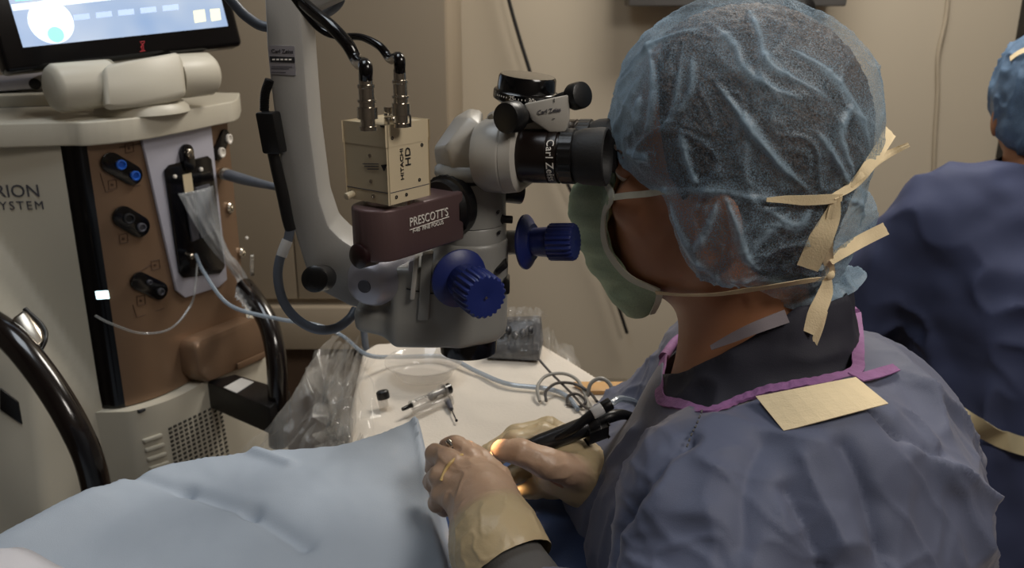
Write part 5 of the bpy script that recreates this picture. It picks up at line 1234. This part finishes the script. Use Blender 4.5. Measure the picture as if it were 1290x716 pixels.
# gloves
def wp(L): return [W(*p) for p in L]
def handL(P):
    d = chain(P, [WL * .80 + EL * .20, WL, W(612, 642, .745)], [.0325, .031, .031], .03)
    d = smin(d, s_ell(P, W(598, 620, .772), (.026, .024, .030)), .02)
    for pts, r in (([(610, 606, .768), (592, 578, .786), (574, 561, .803), (562, 562, .818)], (.0115, .0100, .0086, .0074)),
                   ([(590, 604, .762), (564, 580, .778), (548, 572, .796), (546, 590, .812)], (.0115, .0100, .0088, .0076)),
                   ([(578, 614, .756), (555, 600, .770), (546, 606, .788), (552, 622, .80)], (.0108, .0096, .0084, .0074)),
                   ([(570, 628, .752), (556, 622, .765), (552, 634, .78), (560, 642, .79)], (.0098, .0086, .0076, .0066)),
                   ([(636, 636, .756), (626, 604, .776), (608, 582, .794), (590, 566, .810)], (.0150, .0120, .0100, .0082))):
        d = smin(d, chain(P, wp(pts), r, .003), .0045)
    return d
def handR(P):
    d = chain(P, [WR * .82 + ER * .18, WR], [.030, .028], .02)
    d = smin(d, s_ell(P, W(712, 586, .872), (.034, .030, .030)), .022)
    for pts, r in (([(730, 596, .845), (690, 584, .828), (655, 570, .822), (632, 568, .826)], (.0165, .0140, .0118, .0098)),
                   ([(722, 562, .885), (684, 548, .880), (648, 556, .870), (622, 582, .862)], (.0130, .0118, .0100, .0082)),
                   ([(730, 560, .905), (690, 541, .908), (650, 548, .900), (616, 572, .888), (608, 588, .880)], (.0125, .0118, .0104, .0090, .0080)),
                   ([(728, 585, .90), (688, 590, .902), (656, 594, .895), (634, 604, .885)], (.0120, .0112, .0100, .0082)),
                   ([(726, 604, .885), (696, 615, .882), (672, 616, .878), (656, 620, .872)], (.0110, .0100, .0090, .0075))):
        d = smin(d, chain(P, wp(pts), r, .004), .006)
    return d
for nm, f, c, ext, w_, e_ in (('left', handL, W(600, 630, .76), .14, WL, EL), ('right', handR, W(680, 590, .87), .13, WR, ER)):
    v, q = sculpt(f, c - ext, c + ext, .0017); n = vnormals(v, q)
    ax_ = nrm(e_ - w_); t = (v - w_) @ ax_
    ring = np.exp(-((t - .028) / .003) ** 2) * (np.linalg.norm(v - w_, axis=1) < .08)
    v2 = v + n * (.0012 * ring + .0012 * (ridge(v * 70 + fbm(v * 30)[:, None] * 3) ** 3 - .3) + .0014 * (fbm(v * 55) - .5))[:, None]
    v2, q, u = keep(v2, q, t < (.020 if nm == 'left' else .03))
    o = link('glove', v2, q, m_glove, surgeon, ang=0); fattr(o, 'fold', np.clip((t[u] + .040) / .012, 0, 1))
    aw = w_ + ax_ * .004; rc = .0295 if nm == 'left' else .0285
    obj('knit_cuff', MB().lathe(aw, ax_, [(0, rc - .001), (.02, rc + .0015), (.05, rc + .006), (.10, rc + .012)], 28, caps=False), m_cuff, surgeon)
gp, gn_ = onf(handL, [(556, 606), (562, 592), (570, 582), (582, 574)], .0008); obj('glove_roll', MB().tube(gp, .0014, 8), mat('glove_bead', (206, 176, 116), .45, var=(40, .06)), surgeon)

# handpiece in the right hand, instrument in the left
hp_a = W(664, 566, .848); hp_b = W(752, 532, .858); hdv = nrm(hp_b - hp_a); HLn = np.linalg.norm(hp_b - hp_a)
m_hand = mat('handpiece_grey', (52, 52, 54), .3, .7, bump=(600, .06), var=(20, .1))
hpz = thing('handpiece', hp_a, 'dark metal surgical handpiece held like a pen in the right gloved hand', 'handpiece')
obj('body', MB().lathe(hp_a, hdv, [(-.030, .0024), (-.012, .0062), (0, .0078), (.012, .0092), (HLn - .012, .0098), (HLn - .010, .0090), (HLn - .008, .0105), (HLn, .0105), (HLn + .002, .008)], 28), m_hand, hpz)
obj('tip', MB().cyl(hp_a - hdv * .030, hp_a - hdv * .050 - UP * .004, .0018, .0006, 10), m_steel, hpz)
obj('cord', MB().tube([hp_b - hdv * .002, hp_b + hdv * .016, W(792, 524, .875), W(815, 540, .90), W(830, 600, .93)], [.0068, .0062, .0045, .0045, .0045], 10), m_black, hpz)
ir = obj('irrigation_stem', MB().tube([W(700, 553, .845), W(722, 541, .842), W(738, 528, .842), W(748, 520, .842)], [.003, .0042, .0046, .0046], 10), m_black, hpz)
obj('clear_joint', MB().cyl(W(746, 522, .842), W(760, 514, .843), .0058, n=16, b=.001), plastic('clear_joint', (225, 225, 225), .75, .2), hpz)
obj('connector', MB().cyl(W(759, 514.5, .843), W(770, 508, .844), .0062, n=16, b=.001), m_black, hpz)
obj('tubing', MB().tube([W(768, 509, .844), W(785, 503, .86), W(810, 520, .90), W(835, 600, .93)], .0035, 8), p_tube, hpz)
obj('side_lug', MB().obox(W(752, 545, .852), (hdv, nrm(np.cross(hdv, UP)), UP), (.010, .005, .006), .002), m_black, hpz)
t2 = thing('chopper', W(571, 566, .80), 'small steel instrument tip pinched between the left glove\'s fingers', 'instrument')
c0 = W(566, 558, .797); c1 = W(577, 572, .792)
obj('handle', MB().lathe(c1, c0 - c1, [(0, .0034), (.004, .0034), (.0045, .0027), (.006, .0034), (.0075, .0027), (.009, .0034), (.0105, .0027), (.013, .0032), (.016, .002)], 18), m_nickel, t2)
obj('shaft', MB().tube([c1 + (c1 - c0) * .1, W(590, 590, .815), W(596, 612, .842)], [.0026, .0014, .0006], 8), m_steel, t2)
# microscope lamp light on the surgical field
ol = S(581, 441); sl_ = bpy.data.lights.new('scope_lamp', 'SPOT'); so = bpy.data.objects.new('scope_lamp', sl_); COL.objects.link(so)
so.location = ol + V(0, 0, -.009); tg = W(611, 606, .845); so.rotation_euler = (Vector(tg) - Vector(so.location)).to_track_quat('-Z', 'Y').to_euler()
sl_.energy = 8; sl_.color = (1.0, .62, .32); sl_.spot_size = math.radians(28); sl_.spot_blend = .5; sl_.shadow_soft_size = .012
# stool
def stool(c, z, lab):
    t = thing('surgeon_stool', V(c[0], c[1], 0), lab, 'stool')
    obj('seat', MB().lathe(V(c[0], c[1], z), UP, [(0, .15), (.01, .18), (.05, .18), (.07, .16)], 32), m_black, t)
    obj('column', MB().cyl((c[0], c[1], .08), (c[0], c[1], z), .025), m_steel, t)
    for k in range(5):
        a = k * 2 * math.pi / 5; d = V(math.cos(a), math.sin(a), 0)
        obj('leg', MB().obox(V(c[0], c[1], .075) + d * .13, (d, np.cross(UP, d), UP), (.13, .015, .012), .004), m_steel, t)
        obj('caster', MB().cyl(V(c[0], c[1], .03) + d * .25 - np.cross(UP, d) * .012, V(c[0], c[1], .03) + d * .25 + np.cross(UP, d) * .012, .03, n=16), m_rubber, t)
stool((.29, .76), .36, 'round black stool under the surgeon, hidden by the gown')

# ------------------------------------------------------------------ seated assistant at the right
m_gown2 = mat('assistant_gown', (58, 66, 98), .75, bump=(900, .2), var=(9, .08))
m_beltm = mat('belt_paper', (214, 200, 162), .75, bump=(500, .3), var=(20, .05))
HB = W(1318, 118, 1.62); AF = nrm(V(.10, .99, 0)); AL = np.cross(UP, AF); AA = np.stack([AF, AL, UP])
NB2 = W(1312, 205, 1.62); 
def ab(f, l, u): return NB2 + AF * f + AL * l + UP * u
def afig(P):
    d = s_ell(P, HB, (.098, .077, .105), AA); d = smin(d, s_ell(P, HB + AF * .04 - UP * .06, (.052, .056, .075), AA), .02)
    d = smin(d, s_cap(P, HB - UP * .05, NB2 - UP * .05, .055, .062), .02)
    d = smin(d, s_cap(P, HB + AF * .095 - UP * .035, HB + AF * .11 - UP * .065, .007, .011), .01)
    for s in (1, -1): d = smin(d, s_ell(P, HB + AL * .078 * s - UP * .05, (.018, .009, .03), AA), .006)
    d = smin(d, s_cap(P, ab(0, 0, -.15), ab(0, 0, -.6), .11, .13), .05)
    for s in (1, -1): d = smin(d, chain(P, [ab(0, .16 * s, -.08), ab(.10, .25 * s, -.33), ab(.30, .10 * s, -.33), ab(.38, .07 * s, -.34)], [.045, .038, .026, .02]), .03)
    return d
ast = thing('person', V(NB2[0], NB2[1], 0), 'seated assistant at the right edge in blue cap and belted dark blue gown', 'person')
v, q = sculpt(afig, NB2 + V(-.4, -.25, -.75), NB2 + V(.4, .55, .32), .006); link('body', v, q, m_skin, ast, ang=0)
for s in (1, -1): obj('eye', MB().ell(HB + AF * .085 + AL * .032 * s - UP * .02, (.012,) * 3, nu=14, nv=10), bpy.data.materials['eye_white'], ast)
chf = lambda P: smin(s_ell(P, HB + UP * .012 - AF * .01, (.112, .092, .108), AA), s_ell(P, HB - UP * .062 - AF * .04, (.07, .082, .05), AA), .03)
v, q = sculpt(lambda P: chf(P) + .012, HB - .16, HB + .16, .005); lv = (v - HB) @ AA.T; v, q, _ = keep(v, q, lv[:, 2] > np.interp(lv[:, 0], [-.08, 0, .05, .08], [-.10, -.06, .0, .06])); link('hair', v, q, m_hair, ast, ang=0)
v, q = sculpt(chf, HB - .18, HB + .18, .004); n = vnormals(v, q); lv = (v - HB) @ AA.T
rr_ = ridge(np.stack([lv[:, 0] * 30, lv[:, 1] * 30, lv[:, 2] * 12], 1) + 2 * fbm(v * 12)[:, None])
v2 = v + n * (.010 * (fbm(v * 20) - .5) + .006 * rr_ ** 6)[:, None]
v2, q, u = keep(v2, q, lv[:, 2] > np.interp(lv[:, 0], [-.09, 0, .06, .1], [-.115, -.10, -.01, .04])); o = link('bouffant_cap', v2, q, m_cap2, ast, ang=0); fattr(o, 'fold', .4 * rr_[u] ** 5)
bcp, _n = onf(chf, [(1276, 76), (1284, 70), (1292, 66), (1302, 63)], .006, 1.55); obj('cap_tie', MB().ribbon(bcp, .012, _n, .001), m_tape, ast)
def agown(P):
    d = s_cap(P, ab(-.02, -.13, -.075), ab(-.02, .13, -.075), .075); d = smin(d, s_ell(P, ab(-.01, 0, -.20), (.15, .215, .19), AA), .06)
    d = smin(d, s_cap(P, ab(0, 0, -.30), ab(.02, 0, -1.05), .18, .27), .06)
    d = smin(d, s_cap(P, ab(0, 0, -.03), ab(0, 0, .012), .075, .066), .02)
    for s in (1, -1): d = smin(d, chain(P, [ab(-.01, .175 * s, -.10), ab(.08, .27 * s, -.34), ab(.28, .14 * s, -.35), ab(.34, .09 * s, -.34)], [.078, .078, .06, .05]), .04)
    return d
v, q = sculpt(agown, NB2 + V(-.50, -.38, -.98), NB2 + V(.46, .52, .12), .0065); n = vnormals(v, q)
v2 = v + n * (.045 * (fbm(v * 6, 3) - .5) + .022 * (ridge(np.stack([v[:, 0] * 11, v[:, 1] * 7, v[:, 2] * 4.5], 1) + 2 * fbm(v * 5)[:, None]) ** 2 - .4))[:, None]
v2, q, u = keep(v2, q, (v[:, 2] < NB2[2] + .006) & (v[:, 2] > .22))
link('gown', v2, q, m_gown2, ast, ang=0)
agb = lambda P: agown(P) - .012
bp_, bn2 = onf(agb, [(1150, 496), (1180, 508), (1200, 520), (1225, 536), (1255, 550), (1290, 562), (1330, 568)], .003, 1.45)
obj('belt', MB().ribbon(bp_, .034, bn2, .0015), m_beltm, ast)
stool((NB2[0] + .02, NB2[1] + .02), .34, 'round black stool under the assistant, hidden by the gown')
